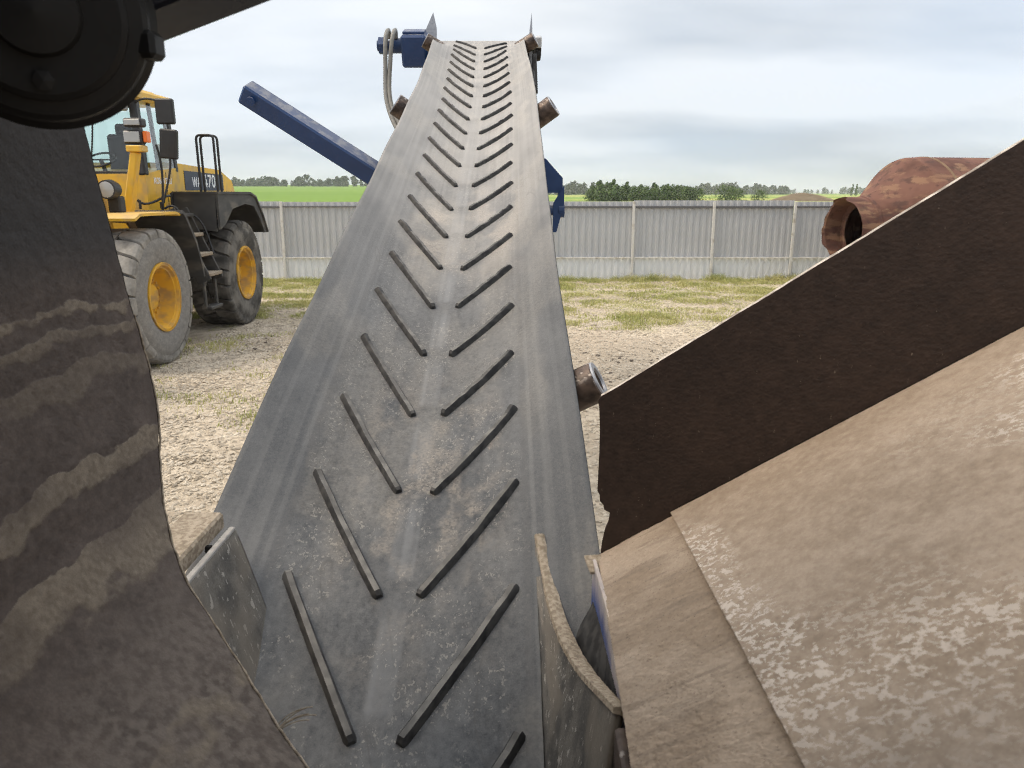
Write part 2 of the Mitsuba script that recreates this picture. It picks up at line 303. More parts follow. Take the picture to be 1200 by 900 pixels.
def drum_col(p, n, uv):
    g = fbm(p.x * 2.2, p.y * 2.2, p.z * 2.2, 5)
    c = mix((0.085, 0.040, 0.031), (0.165, 0.083, 0.062), smoothstep(0.3, 0.7, g))
    c = mix(c, (0.27, 0.165, 0.10), smoothstep(0.52, 0.68, fbm(p.x * 2.2 + 5, p.y * 4, p.z * 7, 5)) * 0.6)
    return mix(c, (0.055, 0.034, 0.03), smoothstep(0.54, 0.72, fbm(p.x * 9 + 2, p.y * 9, p.z * 9, 4)) * 0.6)
mat('rust_drum', drum_col, 0.8, 0.25)
def sheetmetal(a, b):
    def fn(p, n, uv):
        g = fbm(p.x * 0.7, 3.0, p.z * 1.5, 3); dirt = smoothstep(0.45, 0.0, p.z) * fbm(p.x * 4, 1.0, p.z * 6, 3)
        return mix(mix(a, b, g), (0.40, 0.37, 0.32), dirt * 0.3)
    return fn
mat('fence_grey', sheetmetal((0.41, 0.42, 0.435), (0.46, 0.47, 0.485)), 0.5, 0.4)
mat('fence_pale', sheetmetal((0.70, 0.715, 0.735), (0.76, 0.772, 0.79)), 0.5, 0.4)
mat('fence_post', lambda p, n, uv: mix((0.60, 0.59, 0.56), (0.42, 0.39, 0.34), smoothstep(0.5, 0.75, fbm(p.x * 5, p.y, p.z * 6, 4))), 0.6, 0.3)
mat('fence_rail', (0.12, 0.12, 0.125), 0.6, 0.3)
def ground_col(p, n, uv):
    a = fbm(p.x * 0.35, p.y * 0.8, 0, 4); f = fbm(p.x * 16, p.y * 16, 0, 3); v = noise(p.x * 55, p.y * 55)
    c = mix((0.33, 0.28, 0.215), (0.49, 0.43, 0.345), smoothstep(0.3, 0.7, f) * 0.7 + v * 0.3)
    c = mix(c, (0.30, 0.25, 0.195), smoothstep(0.46, 0.66, a) * 0.55)
    gr = smoothstep(11.0, 17.0, p.y + (fbm(p.x * 0.9, p.y * 0.9, 3, 3) - 0.5) * 7) * smoothstep(0.30, 0.62, fbm(p.x * 2.3, p.y * 2.3, 5, 5))
    return mix(c, (0.30, 0.285, 0.135), gr * 0.6)
mat('gravel_ground', ground_col, 0.95, 0.1, bump=lambda p, n, uv: fbm(p.x * 38, p.y * 38, 0, 4), bscale=0.016, eps=3e-3)
mat('stone', lambda p, n, uv: mix((0.25, 0.21, 0.16), (0.60, 0.54, 0.45), cell_rand(p.x * 9, p.y * 9, 0) * 0.55 + noise(p.x * 120, p.y * 120, p.z * 120) * 0.45), 0.9, 0.15)
mat('stone_dark', (0.12, 0.10, 0.085), 0.9, 0.15)
def field_col(p, n, uv):
    a = fbm(p.x * 0.012, p.y * 0.03, 0, 4)
    c = mix((0.105, 0.175, 0.040), (0.145, 0.215, 0.055), a)
    return mix(c, (0.27, 0.27, 0.095), smoothstep(0.46, 0.62, fbm(p.x * 0.006 + 4, p.y * 0.02, 0, 3)) * smoothstep(-20, 60, p.x) * 0.8)
mat('field_crop', field_col, 0.95, 0.1)
def leaf(name, col, tr):
    scene[name] = {'type': 'twosided', 'bsdf': {'type': 'principled', 'base_color': mikit.proc(col), 'roughness': 0.8, 'specular': 0.2}}
leaf('leaf_dark', lambda p, n, uv: mix((0.055, 0.092, 0.034), (0.115, 0.160, 0.062), noise(p.x * 0.9, p.y * 0.9, p.z * 0.9)), 0)
leaf('leaf_far', lambda p, n, uv: mix((0.014, 0.026, 0.014), (0.034, 0.052, 0.026), noise(p.x * 0.08, p.y * 0.08, p.z * 0.2)), 0)
leaf('grass_blade', lambda p, n, uv: mix((0.27, 0.31, 0.085), (0.55, 0.50, 0.25), fbm(p.x * 2.2, p.y * 2.2, 0, 3)), 0)
mat('bark', (0.07, 0.055, 0.04), 0.9, 0.1)
mat('mound_earth', lambda p, n, uv: mix((0.10, 0.075, 0.05), (0.19, 0.15, 0.105), fbm(p.x * 0.6, p.y * 0.6, p.z * 1.5, 4)), 0.95, 0.1)

# ------------------------------------------------------------------ ground, field, far land
def terrain(x, y):
    r = x / np.maximum(y, 1)
    return np.maximum(y - 40, 0) * 0.0112 * sm(-0.03, -0.16, r) + 0.15 * np.sin(x * 0.013 + 1) * sm(40, 200, y)
xs = np.linspace(-60, 60, 121); ys = np.linspace(-12, 20.6, 80)
X, Y = np.meshgrid(xs, ys, indexing='ij')
P = np.stack([X, Y, 0.05 * (meshkit.fbm(np.stack([X * 0.5, Y * 0.5, 0 * X], -1), 3, 3) - 0.5) * sm(1.5, 4, np.hypot(X, Y))], -1)
add('ground', grid(P), 'gravel_ground', True, 'pale beige gravel and crushed stone yard with wheel marks', kind='structure')
yy = np.r_[np.linspace(20.4, 60, 20), np.geomspace(64, 2600, 70)]; rr = np.linspace(-1.6, 1.6, 121)
Yf = np.repeat(yy[None], 121, 0); Xf = rr[:, None] * (Yf + 30)
add('field', grid(np.stack([Xf, Yf, terrain(Xf, Yf) - 0.03], -1)), 'field_crop', True, 'bright green crop field reaching to the horizon beyond the fence', kind='structure')

# loose stones on the yard
def stone_mesh(n, boxes, s0, s1, seed):
    r = np.random.default_rng(seed); ico = trimesh.creation.icosphere(subdivisions=0)
    bv, bf = np.asarray(ico.vertices), np.asarray(ico.faces); V, F = [], []
    pick = r.choice(len(boxes), n, p=np.array([b[4] for b in boxes]) / sum(b[4] for b in boxes))
    B = np.array([b[:4] for b in boxes])[pick]
    x = B[:, 0] + (B[:, 1] - B[:, 0]) * r.random(n); y = B[:, 2] + (B[:, 3] - B[:, 2]) * r.random(n) ** 1.35
    size = s0 + (s1 - s0) * r.random(n) ** 3.2
    v = bv[None] * (1 + 0.28 * r.standard_normal((n, 12, 1))) * size[:, None, None] * np.stack([0.8 + 0.6 * r.random(n), 0.8 + 0.6 * r.random(n), 0.45 + 0.3 * r.random(n)], -1)[:, None]
    an = r.random(n) * 6.28; c, s = np.cos(an)[:, None], np.sin(an)[:, None]
    vx, vy = v[..., 0] * c - v[..., 1] * s + x[:, None], v[..., 0] * s + v[..., 1] * c + y[:, None]
    z0 = 0.05 * (meshkit.fbm(np.stack([x * 0.5, y * 0.5, 0 * x], -1), 3, 3) - 0.5) * sm(1.5, 4, np.hypot(x, y))
    v = np.stack([vx, vy, v[..., 2] + z0[:, None] + size[:, None] * 0.15], -1)
    return trimesh.Trimesh(v.reshape(-1, 3), (bf[None] + 12 * np.arange(n)[:, None, None]).reshape(-1, 3), process=False)
BX = [(-4.7, -0.7, 4.2, 12.5, 1.0), (0.1, 4.6, 4.0, 13, 0.75), (-6.8, -1.5, 12.5, 19.3, 0.35), (0.5, 9.0, 12.5, 19.3, 0.5)]
add('gravel', stone_mesh(95000, BX, 0.004, 0.026, 5), 'stone', False, 'loose pale stones scattered over the yard', kind='stuff')
add('dark_stones', stone_mesh(260, [(1.0, 2.6, 8.2, 10.5, 1.0), (-4.0, -1.6, 10.2, 11.6, 0.6)], 0.008, 0.03, 9), 'stone_dark', False, 'dark lumps strewn on the pale gravel', kind='stuff')

# grass: blades in patches before the fence, a few tufts nearer
def blades(cx, cy, hgt, seed):
    r = np.random.default_rng(seed); n = len(cx); an = r.random(n) * 6.28; w = 0.003 + 0.004 * r.random(n)
    lx, ly = np.cos(an), np.sin(an); le = hgt * (0.25 + 0.6 * r.random(n)); a2 = r.random(n) * 6.28
    z0 = np.zeros(n) - 0.01
    b0 = np.stack([cx - lx * w, cy - ly * w, z0], -1); b1 = np.stack([cx + lx * w, cy + ly * w, z0], -1)
    m = np.stack([cx + np.cos(a2) * le * 0.3, cy + np.sin(a2) * le * 0.3, hgt * 0.6], -1)
    m0, m1 = m - np.stack([lx * w, ly * w, 0 * w], -1) * 0.8, m + np.stack([lx * w, ly * w, 0 * w], -1) * 0.8
    t = np.stack([cx + np.cos(a2) * le, cy + np.sin(a2) * le, hgt], -1)
    V = np.stack([b0, b1, m1, m0, t], 1).reshape(-1, 3); k = 5 * np.arange(n)[:, None]
    F = np.concatenate([k + [0, 1, 2], k + [0, 2, 3], k + [3, 2, 4]])
    return trimesh.Trimesh(V, F, process=False)
def patch(n, x0, x1, y0, y1, thr, seed, h0, h1):
    r = np.random.default_rng(seed); x = x0 + (x1 - x0) * r.random(n); y = y0 + (y1 - y0) * r.random(n)
    d = meshkit.fbm(np.stack([x * 1.9, y * 1.9, 0 * x], -1), 4, 8) + 0.14 * sm(y0, y1, y)
    k = d > thr + 0.46 * (r.random(n) - 0.30)
    x, y, d = x[k], y[k], d[k]
    return blades(x, y, (h0 + (h1 - h0) * r.random(len(x))) * (0.6 + 1.5 * np.clip(d - thr, 0, 0.3) / 0.3), seed + 1)
gm = [patch(70000, -6.5, -1.5, 13.2, 19.35, 0.45, 21, 0.015, 0.055), patch(100000, 0.6, 9.5, 12.0, 19.35, 0.45, 23, 0.015, 0.055), patch(30000, -5, -1.2, 6, 12.5, 0.71, 25, 0.02, 0.06), patch(16000, -6, 9.5, 19.0, 19.42, 0.42, 35, 0.03, 0.11)]
r = np.random.default_rng(31)
for cx, cy, sp, n, h in ((-1.95, 5.0, 0.06, 120, 0.09), (-1.86, 5.5, 0.10, 200, 0.14), (-2.02, 5.65, 0.06, 80, 0.11), (-2.9, 7.6, 0.2, 160, 0.06), (-2.6, 7.1, 0.12, 120, 0.07), (-1.78, 4.55, 0.06, 110, 0.09), (-2.3, 6.9, 0.08, 90, 0.06)):
    gm.append(blades(cx + sp * r.standard_normal(n), cy + sp * r.standard_normal(n), h * (0.4 + 0.7 * r.random(n)), 40 + n))
add('grass', cat(*gm), 'grass_blade', False, 'thin yellow green grass in patches along the fence and tufts in the gravel', kind='stuff')

# ------------------------------------------------------------------ fence of corrugated sheets
fe = thing('fence', 'long corrugated sheet metal fence behind the yard, grey above and white along the bottom', 'fence')
FY = 19.5
posts = [-5.9 - 2.1 * k for k in range(12, 0, -1)] + [-5.9, -3.66, -1.4, 0.86, 3.12, 5.18, 7.22] + [7.22 + 2.06 * k for k in range(1, 14)]
def corrugated(x0, x1, z0, z1, y, pitch=0.175, dep=0.026, lean=0.0):
    n = int(round((x1 - x0) / pitch)); px, py = [], []
    for k in range(n):
        a = x0 + (x1 - x0) * k / n; w = (x1 - x0) / n
        px += [a, a + 0.36 * w, a + 0.5 * w, a + 0.86 * w]; py += [0, 0, dep, dep]
    px.append(x1); py.append(0)
    px, py = np.array(px), np.array(py)
    z = np.array([z0, z1]); Pf = np.stack([np.repeat(px[:, None], 2, 1), y - py[:, None] + lean * np.array([[0, 1]]), np.repeat(z[None], len(px), 0)], -1)
    return slab(Pf, Pf + [0, 0.0012, 0])
rf = np.random.default_rng(77)
for a, b in zip(posts[:-1], posts[1:]):
    add(fe + '__upper_panel', corrugated(a + 0.002, b - 0.002, 0.56, 1.99 + 0.018 * rf.standard_normal(), FY + 0.035, lean=0.01 * rf.standard_normal()), 'fence_grey', False)
    add(fe + '__lower_panel', corrugated(a + 0.002, b - 0.002, 0.02, 0.575 + 0.006 * rf.standard_normal(), FY + 0.012, dep=0.028), 'fence_pale', False)
    add(fe + '__rail', bx(a + 0.035, b - 0.035, FY - 0.035, FY - 0.006, 1.82 + 0.006 * rf.standard_normal(), 1.875, 0.004), 'fence_rail')
    add(fe + '__rail', bx(a + 0.035, b - 0.035, FY - 0.075, FY - 0.025, 0.555, 0.59 + 0.004 * rf.standard_normal(), 0.004), 'fence_post')
for a in posts:
    dx = 0.012 * rf.standard_normal()
    add(fe + '__post', beam((a, FY - 0.06, -0.05), (a + dx, FY - 0.06, 1.985), 0.062, 0.062, (0, 1, 0)), 'fence_post')

# ------------------------------------------------------------------ trees beyond the fence
def crown(h, rad, n, seed, conic, base=0.12, leafsz=0.30):
    """Leaf clumps through the volume of a crown of uneven outline, narrow at the top where conic."""
    r = np.random.default_rng(seed); lob = []
    nl = 9 + int(6 * r.random())
    for k in range(nl):
        t = base + (1 - base) * (k + 0.5 * r.random()) / nl
        rr_ = rad * ((1.12 - t) if conic else math.sin(math.pi * (0.16 + 0.78 * t)) ** 0.7)
        a = r.random() * 6.28; lob.append((rr_ * 0.55 * math.cos(a), rr_ * 0.55 * math.sin(a), t * h, rr_ * (0.45 + 0.35 * r.random())))
    lob = np.array(lob); i = r.integers(0, nl, n)
    d = r.standard_normal((n, 3)); d /= np.linalg.norm(d, axis=1, keepdims=True)
    c = lob[i, :3] + d * lob[i, 3:] * (0.55 + 0.5 * r.random((n, 1))) * np.array([1, 1, 1.15 if conic else 0.85])
    c[:, 2] = np.maximum(c[:, 2], 0.05)
    e1 = r.standard_normal((n, 3)); e1 /= np.linalg.norm(e1, axis=1, keepdims=True); e2 = np.cross(e1, d); e2 /= np.linalg.norm(e2, axis=1, keepdims=True) + 1e-9
    s = leafsz * (0.5 + r.random((n, 1)))
    V = np.stack([c - e1 * s, c + e2 * s * 0.8, c + e1 * s, c - e2 * s * 0.8], 1).reshape(-1, 3); k = 4 * np.arange(n)[:, None]
    return trimesh.Trimesh(V, np.concatenate([k + [0, 1, 2], k + [0, 2, 3]]), process=False)
def trunk(h, r0): return tube([(0, 0, -0.2), (0.05 * h * 0.3, 0, 0.4 * h), (0, 0.02 * h, 0.8 * h)], [r0, r0 * 0.65, r0 * 0.2], 6)
def place(m, x, y, z=None, rot=0):
    m = m.copy(); m.apply_transform(trimesh.transformations.rotation_matrix(rot, [0, 0, 1])); m.apply_translation((x, y, terrain(np.array(x), np.array(y)) if z is None else z)); return m
def tree(x, y, h, rad, conic, seed, label, group, mt='leaf_dark', n=900):
    t = thing('bushy_tree' if not conic else 'young_conifer', label, 'tree', group)
    add(t + '__trunk', place(trunk(h, 0.02 * h), x, y), 'bark', True)
    add(t + '__crown', place(crown(h, rad, n, seed, conic, leafsz=0.055 * h), x, y), mt, False)
# row to the right of the conveyor: px 690..830, about 200 m away
RT = [(692, 5.2, 1.5, 1), (699, 6.9, 1.6, 1), (706, 6.2, 1.9, 0), (714, 7.2, 1.7, 1), (722, 4.9, 2.0, 0), (731, 6.5, 1.7, 1), (739, 4.6, 1.6, 0), (747, 5.6, 1.6, 1), (755, 4.6, 1.7, 0),
      (762, 6.4, 1.5, 1), (770, 4.9, 1.7, 0), (777, 5.7, 1.5, 1), (785, 5.2, 1.8, 0), (793, 4.8, 2.2, 0), (803, 4.0, 2.0, 0), (842, 4.6, 2.3, 0), (853, 4.3, 1.9, 0), (880, 3.4, 1.7, 0), (695, 4.4, 1.8, 0), (718, 4.6, 2.0, 0), (735, 4.4, 2.1, 0), (750, 4.2, 1.9, 0), (766, 4.4, 2.0, 0), (781, 4.3, 2.0, 0), (798, 4.2, 1.9, 0), (811, 3.8, 1.9, 0)]
for k, (px, h, rad, con) in enumerate(RT):
    d = 195 + 25 * random.random()
    lab = {842: 'rounded bush standing apart just right of the tree row', 853: 'smaller bush touching the rounded bush right of the tree row', 880: 'lone low bush left of the dirt mound', 714: 'tallest pointed conifer in the tree row beyond the fence', 777: 'rightmost pointed conifer of the tree row beyond the fence', 692: 'leftmost pointed conifer of the tree row beyond the fence'}.get(px) or ('pointed young conifer in the tree row beyond the fence, right of the conveyor' if con else 'low rounded leafy bush in the tree row beyond the fence, right of the conveyor')
    tree((px - 600) / 870 * d, d, h * 0.74, rad * (1.6 if con else 1.6), con, 100 + k, lab, 'conifers in the row beyond the fence' if con else 'bushes in the row beyond the fence')
for px in (986, 991):
    tree((px - 600) / 870 * 620, 620, 9.5, 1.8, 1, px, ('left' if px < 990 else 'right') + ' tree of the tiny pair on the horizon above the drum mouth', 'pair of trees on the far horizon', n=300)
def wood(x0, x1, d0, d1, n, h0, h1, seed):
    r = np.random.default_rng(seed); ms = []
    for k in range(n):
        d = d0 + (d1 - d0) * r.random(); u = x0 + (x1 - x0) * r.random(); h = (h0 + (h1 - h0) * r.random()) * (0.75 + 0.5 * meshkit.noise(np.array([u * 60, 0, seed])))
        ms.append(place(crown(h, h * 0.42, 90, seed * 1000 + k, False, 0.05, 0.13 * h), u * d, d))
    return cat(*ms)
add('far_wood_left', wood(-0.62, -0.16, 850, 960, 240, 6, 10.5, 3), 'leaf_far', False, 'dark far-off line of woodland along the field left of the conveyor', kind='stuff')
add('far_wood_right', cat(wood(0.0, 0.12, 800, 1000, 60, 7, 13, 4), wood(0.22, 0.36, 1000, 1150, 90, 9, 14, 5), wood(0.34, 0.7, 1500, 1700, 90, 6, 12, 6)), 'leaf_far', False, 'bluish far-off line of woodland on the horizon right of the conveyor', kind='stuff')
g = np.linspace(-1, 1, 40); GX, GY = np.meshgrid(g, g, indexing='ij'); R2 = np.hypot(GX, GY)
GZ = np.clip(1 - R2, 0, 1) ** 0.8 * (2.4 + 1.4 * (meshkit.fbm(np.stack([GX * 2, GY * 2, 0 * GX], -1), 4, 2) - 0.4)) - 0.1
add('dirt_mound', grid(np.stack([78 + GX * 9.5, 205 + GY * 7, GZ], -1)), 'mound_earth', True, 'low brown earth heap beyond the fence, left of the rusty drum', 'earth mound')

# ------------------------------------------------------------------ rusty mixing drum lying on the yard
ru = thing('rusty_drum', 'big rusty steel drum with a tapered neck and open ragged mouth lying by the fence', 'drum')
AX = norm((0.985, 0.17, 0)); MC = np.array([6.70, 15.3, 1.46])
def rag(v, an):
    k = meshkit.fbm(np.stack([np.cos(an) * 2.3, np.sin(an) * 2.3, 0 * an], -1), 4, 6) - 0.5
    v = v.copy(); v[:, 0] += AX * (0.32 * k[:, None]) - AX * 0.12 * np.maximum(0, np.cos((an - 1.9) * 1.0))[:, None] ** 12
    v[:, -1] = v[:, 0] + AX * 0.004
    dn = 0.03 * (meshkit.fbm(v * 1.3, 3, 4) - 0.5); v += np.array([0, -0.5, 0.8]) * dn[..., None]
    return v
prof = [(-0.02, 0.66), (0.12, 0.66), (0.30, 0.655), (0.315, 0.675), (0.40, 0.675), (0.415, 0.66), (0.44, 0.68), (0.65, 0.88), (0.9, 1.125), (1.13, 1.365), (1.17, 1.40), (1.23, 1.42), (1.42, 1.43), (3.2, 1.43), (3.3, 1.41), (4.4, 1.0), (4.45, 0.0), (4.43, 0.0), (4.35, 0.96), (3.2, 1.39), (1.42, 1.39), (1.18, 1.35), (0.45, 0.63), (-0.016, 0.63), (-0.016, 0.65)]
add(ru + '__shell', lathe(prof, AX, MC, 96, rag), 'rust_drum', 14)
add(ru + '__weld_seam', lathe([(1.50, 1.425), (1.515, 1.444), (1.55, 1.444), (1.565, 1.428)], AX, MC, 64), 'brown_inside', True)
add(ru + '__inner_ring', lathe([(0.34, 0.635), (0.34, 0.50), (0.36, 0.50), (0.36, 0.635)], AX, MC, 64), 'rust_drum', False)

# ------------------------------------------------------------------ wheel loader
lo = thing('wheel_loader', 'dusty yellow wheel loader with black fenders and big tyres parked on the gravel at left', 'wheel loader')
XC = -6.04
def wheel(xs, y, side, full=True):
    w = key_of(lo + '__wheel'); c = np.array([xs, y, 0.875]); ax = (side, 0, 0); R, W = 0.885, 0.335
    prof = [(-W + 0.02, 0.43), (-W - 0.005, 0.50), (-W - 0.022, 0.62), (-W - 0.018, 0.72), (-W + 0.01, 0.79), (-W + 0.05, 0.835), (-0.2, 0.848), (0, 0.852), (0.2, 0.848), (W - 0.05, 0.835), (W - 0.01, 0.79), (W + 0.018, 0.72), (W + 0.022, 0.62), (W + 0.005, 0.50), (W - 0.02, 0.43)]
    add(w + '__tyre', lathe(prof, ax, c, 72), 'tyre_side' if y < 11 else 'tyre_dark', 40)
    add(w + '__tread_band', lathe([(-W + 0.05, 0.838), (-0.2, 0.851), (0, 0.855), (0.2, 0.851), (W - 0.05, 0.838)], ax, c, 72), 'dark_paint', True)
    add(w + '__wheel_bolts', cat(*[lathe([(W - 0.205, 0.0), (W - 0.205, 0.016), (W - 0.17, 0.016), (W - 0.168, 0)], ax, c + 0.235 * np.array([0, math.cos(q), math.sin(q)]), 6) for q in np.arange(16) * math.pi / 8]), 'rim_paint', False, kind='stuff')
    for r0 in (0.545, 0.585, 0.70):
        pass
    add(w + '__rim', lathe([(W - 0.01, 0.44), (W + 0.006, 0.435), (W + 0.008, 0.415), (W - 0.01, 0.405), (W - 0.03, 0.40), (W - 0.035, 0.375), (W - 0.06, 0.37), (W - 0.20, 0.335), (W - 0.235, 0.31), (W - 0.24, 0.20), (W - 0.20, 0.19), (W - 0.16, 0.16), (W - 0.15, 0.0), (-W, 0.0), (-W + 0.02, 0.43)], ax, c, 56), 'rim_paint', 30)
    add(w + '__lock_ring', lathe([(W - 0.012, 0.452), (W + 0.012, 0.452), (W + 0.014, 0.438), (W - 0.012, 0.437)], ax, c, 56), 'rim_paint', 30)
    if not full: return
    n = 22
    for sg in (-1, 1):
        for k in range(n):
            a0 = 2 * math.pi * (k + (0.5 if sg > 0 else 0)) / n; pts = []
            for (xx, da, rr_) in ((0.01, 0.10, 0.0), (0.15, 0.05, 0.0), (0.285, 0.0, -0.004), (0.325, -0.012, -0.022), (0.340, -0.016, -0.055)):
                for wv, hh in ((-0.104, -0.06), (-0.090, 0), (0.090, 0), (0.104, -0.06)):
                    an = a0 + da + wv / 0.885 * (0.85 if xx < 0.1 else 1.15); rad = R + rr_ + hh
                    pts.append(c + np.array([sg * xx, rad * math.sin(an), rad * math.cos(an)]))
            V = np.array(pts); F = []
            for i in range(4):
                for j in range(3):
                    q = [i * 4 + j, (i + 1) * 4 + j, (i + 1) * 4 + j + 1, i * 4 + j + 1]; F += [[q[0], q[1], q[2]], [q[0], q[2], q[3]]]
            F += [[0, 1, 2], [0, 2, 3], [16, 18, 17], [16, 19, 18]]
            m = trimesh.Trimesh(V, F, process=False)
            if sg < 0: m.invert()
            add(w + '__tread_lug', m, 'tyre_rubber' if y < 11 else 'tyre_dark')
WF, WR = 9.73, 12.82
XL = XC + 1.15; XR = XC - 1.15
wheel(XL, WF, 1); wheel(XL, WR, 1); wheel(XR, WF, -1, False); wheel(XR, WR, -1, False)
def strip(prof, x0, x1, th=0.03):
    """A bent plate: (y, z) points, from x0 to x1, thickness th downwards."""
    p = np.array(prof, float); t = np.gradient(p, axis=0); t /= np.linalg.norm(t, axis=1, keepdims=True); nn = np.stack([t[:, 1], -t[:, 0]], -1)
    if nn[:, 1].sum() > 0: nn = -nn
    def g(x, off): q = p + nn * off; return np.stack([np.full(len(p), x), q[:, 0], q[:, 1]], -1)
    top = np.stack([g(x0, 0), g(x1, 0)], 1); bot = np.stack([g(x0, th), g(x1, th)], 1)
    m = slab(top, bot); m.fix_normals(); return m
add(lo + '__front_fender', strip([(9.15, 1.90), (9.30, 1.955), (10.30, 1.955), (10.42, 1.93)], XC + 0.72, XC + 1.50, 0.035), 'yellow_paint', 25, 'dusty yellow front fender top')
add(lo + '__fender_flap', strip([(10.42, 1.97), (10.50, 1.93), (10.78, 1.55), (10.92, 1.20), (10.95, 1.02)], XC + 0.78, XC + 1.54, 0.05), 'dark_paint', 25)
add(lo + '__fender_side', prism([(9.2, 1.90), (10.40, 1.90), (10.72, 1.52), (10.62, 1.50), (10.30, 1.80), (9.7, 1.84), (9.2, 1.84)], (XC + 0.80, 0, 0), (0, 1, 0), (0, 0, 1), 0.03), 'brown_inside')
add(lo + '__front_fender', strip([(9.15, 1.90), (9.30, 1.955), (10.30, 1.955), (10.50, 1.90), (10.8, 1.5)], XC - 1.50, XC - 0.72, 0.035), 'yellow_paint', 25)
add(lo + '__front_frame', cat(bx(XC - 0.62, XC + 0.62, 9.1, 10.35, 0.55, 1.85, 0.04), bx(XC - 0.55, XC + 0.55, 9.5, 10.35, 1.85, 2.05, 0.05)), 'yellow_paint')
add(lo + '__boom_pivot', prism([(9.25, 1.9), (9.25, 2.26), (9.50, 2.42), (9.85, 2.30), (10.1, 2.02), (10.1, 1.9)], (XC + 0.46, 0, 0), (0, 1, 0), (0, 0, 1), 0.32), 'yellow_paint')
for sx in (-0.5, 0.22):
    add(lo + '__lift_arm', prism([(9.7, 2.15), (9.6, 1.75), (8.3, 0.55), (7.9, 0.55), (7.95, 0.85), (9.1, 2.05)], (XC + sx, 0, 0), (0, 1, 0), (0, 0, 1), 0.16), 'yellow_paint')
bk = [(0.15, 7.0), (0.28, 7.55), (0.55, 8.0), (0.95, 8.15), (1.35, 8.0), (1.5, 7.75)]
add(lo + '__bucket', cat(strip([(y, z) for z, y in bk], XC - 1.45, XC + 1.45, 0.04), *[prism([(y, z) for z, y in bk], (XC + s, 0, 0), (0, 1, 0), (0, 0, 1), 0.03) for s in (-1.46, 1.43)]), 'dark_paint')
add(lo + '__chassis', cat(bx(XC - 0.45, XC + 0.45, 10.3, 14.4, 0.6, 1.45, 0.03), bx(XC - 0.85, XC + 0.85, 9.55, 9.92, 0.7, 1.05, 0.05), bx(XC - 0.85, XC + 0.85, 12.65, 12.98, 0.7, 1.05, 0.05)), 'dark_paint')
# lamp post on the fender
px_, pz_ = XC + 0.70, 1.95
add(lo + '__lamp_post', cat(beam((XC + 0.90, 10.22, 1.95), (XC + 1.10, 10.2, 2.72), 0.10, 0.13, (0, 1, 0), 0.015), bx(XC + 1.02, XC + 1.23, 10.1, 10.28, 2.72, 2.80, 0.01)), 'yellow_paint')
for z0, z1, dx in ((2.82, 2.99, 0.0), (3.03, 3.14, 0.02)):
    wl = key_of(lo + '__work_lamp')
    add(wl + '__housing', bx(XC + 0.98 + dx, XC + 1.22 + dx, 10.14, 10.30, z0, z1, 0.02), 'mirror_plastic')
    add(wl + '__lens', bx(XC + 1.00 + dx, XC + 1.20 + dx, 10.125, 10.145, z0 + 0.02, z1 - 0.02, 0.008), 'lamp_glass')
add(lo + '__turn_signal', bx(XC + 1.225, XC + 1.275, 10.17, 10.30, 2.84, 2.98, 0.02), 'orange_lens')
hd = key_of(lo + '__headlight')
add(hd + '__housing', lathe([(-0.10, 0.0), (-0.10, 0.115), (0.0, 0.125), (0.10, 0.10), (0.14, 0.0)], (0, 1, 0), (XC + 0.95, 9.72, 2.24), 28), 'mirror_plastic', 40)
add(hd + '__lens', lathe([(-0.115, 0.0), (-0.11, 0.07), (-0.102, 0.098)], (0, 1, 0), (XC + 0.95, 9.72, 2.24), 28), 'lamp_glass', 40)
add(hd + '__bracket', cat(bx(XC + 0.87, XC + 1.03, 9.76, 9.92, 1.95, 2.16, 0.02), tube(curve([(XC + 0.7, 9.8, 2.05), (XC + 0.80, 9.6, 2.12), (XC + 0.88, 9.7, 2.2)], 10), 0.012, 6)), 'mirror_plastic')
# cab
CX0, CX1, CY0, CY1 = XC - 0.84, XC + 0.84, 10.95, 12.05
cb = key_of(lo + '__cab')
add(cb + '__lower_body', cat(prism([(CY0 - 0.02, 1.62), (CY1, 1.62), (CY1, 2.58), (CY0 + 0.42, 2.52), (CY0 - 0.02, 2.46)], (CX0, 0, 0), (0, 1, 0), (0, 0, 1), CX1 - CX0)), 'yellow_paint')
def cabz(t): return t
pil = []
for x in (CX0 + 0.04, CX1 - 0.04):
    pil += [beam((x, CY0 + 0.02, 2.44), (x - 0.06 * np.sign(x - XC), CY0 + 0.10, 3.46), 0.11, 0.13, (0, 1, 0), 0.02), beam((x, CY0 + 0.52, 2.50), (x - 0.06 * np.sign(x - XC), CY0 + 0.52, 3.46), 0.05, 0.06, (0, 1, 0), 0.01), beam((x, CY1 - 0.06, 2.5), (x - 0.06 * np.sign(x - XC), CY1 - 0.06, 3.46), 0.09, 0.12, (0, 1, 0), 0.02)]
pil += [bx(CX0 + 0.1, CX1 - 0.1, CY0 + 0.09, CY0 + 0.17, 3.36, 3.46, 0.01), bx(CX0 + 0.02, CX1 - 0.02, CY0 + 0.0, CY0 + 0.06, 2.42, 2.50, 0.01)]
for q in pil: add(cb + '__pillar', q, 'mirror_plastic')
def pane(a, b, c_, d): return trimesh.Trimesh(np.array([a, b, c_, d], float), [[0, 1, 2], [0, 2, 3]], process=False)
add(cb + '__windshield', pane((CX0 + 0.08, CY0 + 0.03, 2.48), (CX1 - 0.08, CY0 + 0.03, 2.48), (CX1 - 0.13, CY0 + 0.11, 3.40), (CX0 + 0.13, CY0 + 0.11, 3.40)), 'cab_glass')
for x, s in ((CX1 - 0.01, 1), (CX0 + 0.01, -1)):
    add(cb + '__side_window', pane((x, CY0 + 0.08, 2.52), (x, CY1 - 0.1, 2.54), (x - 0.06 * s, CY1 - 0.1, 3.42), (x - 0.06 * s, CY0 + 0.14, 3.42)), 'cab_glass')
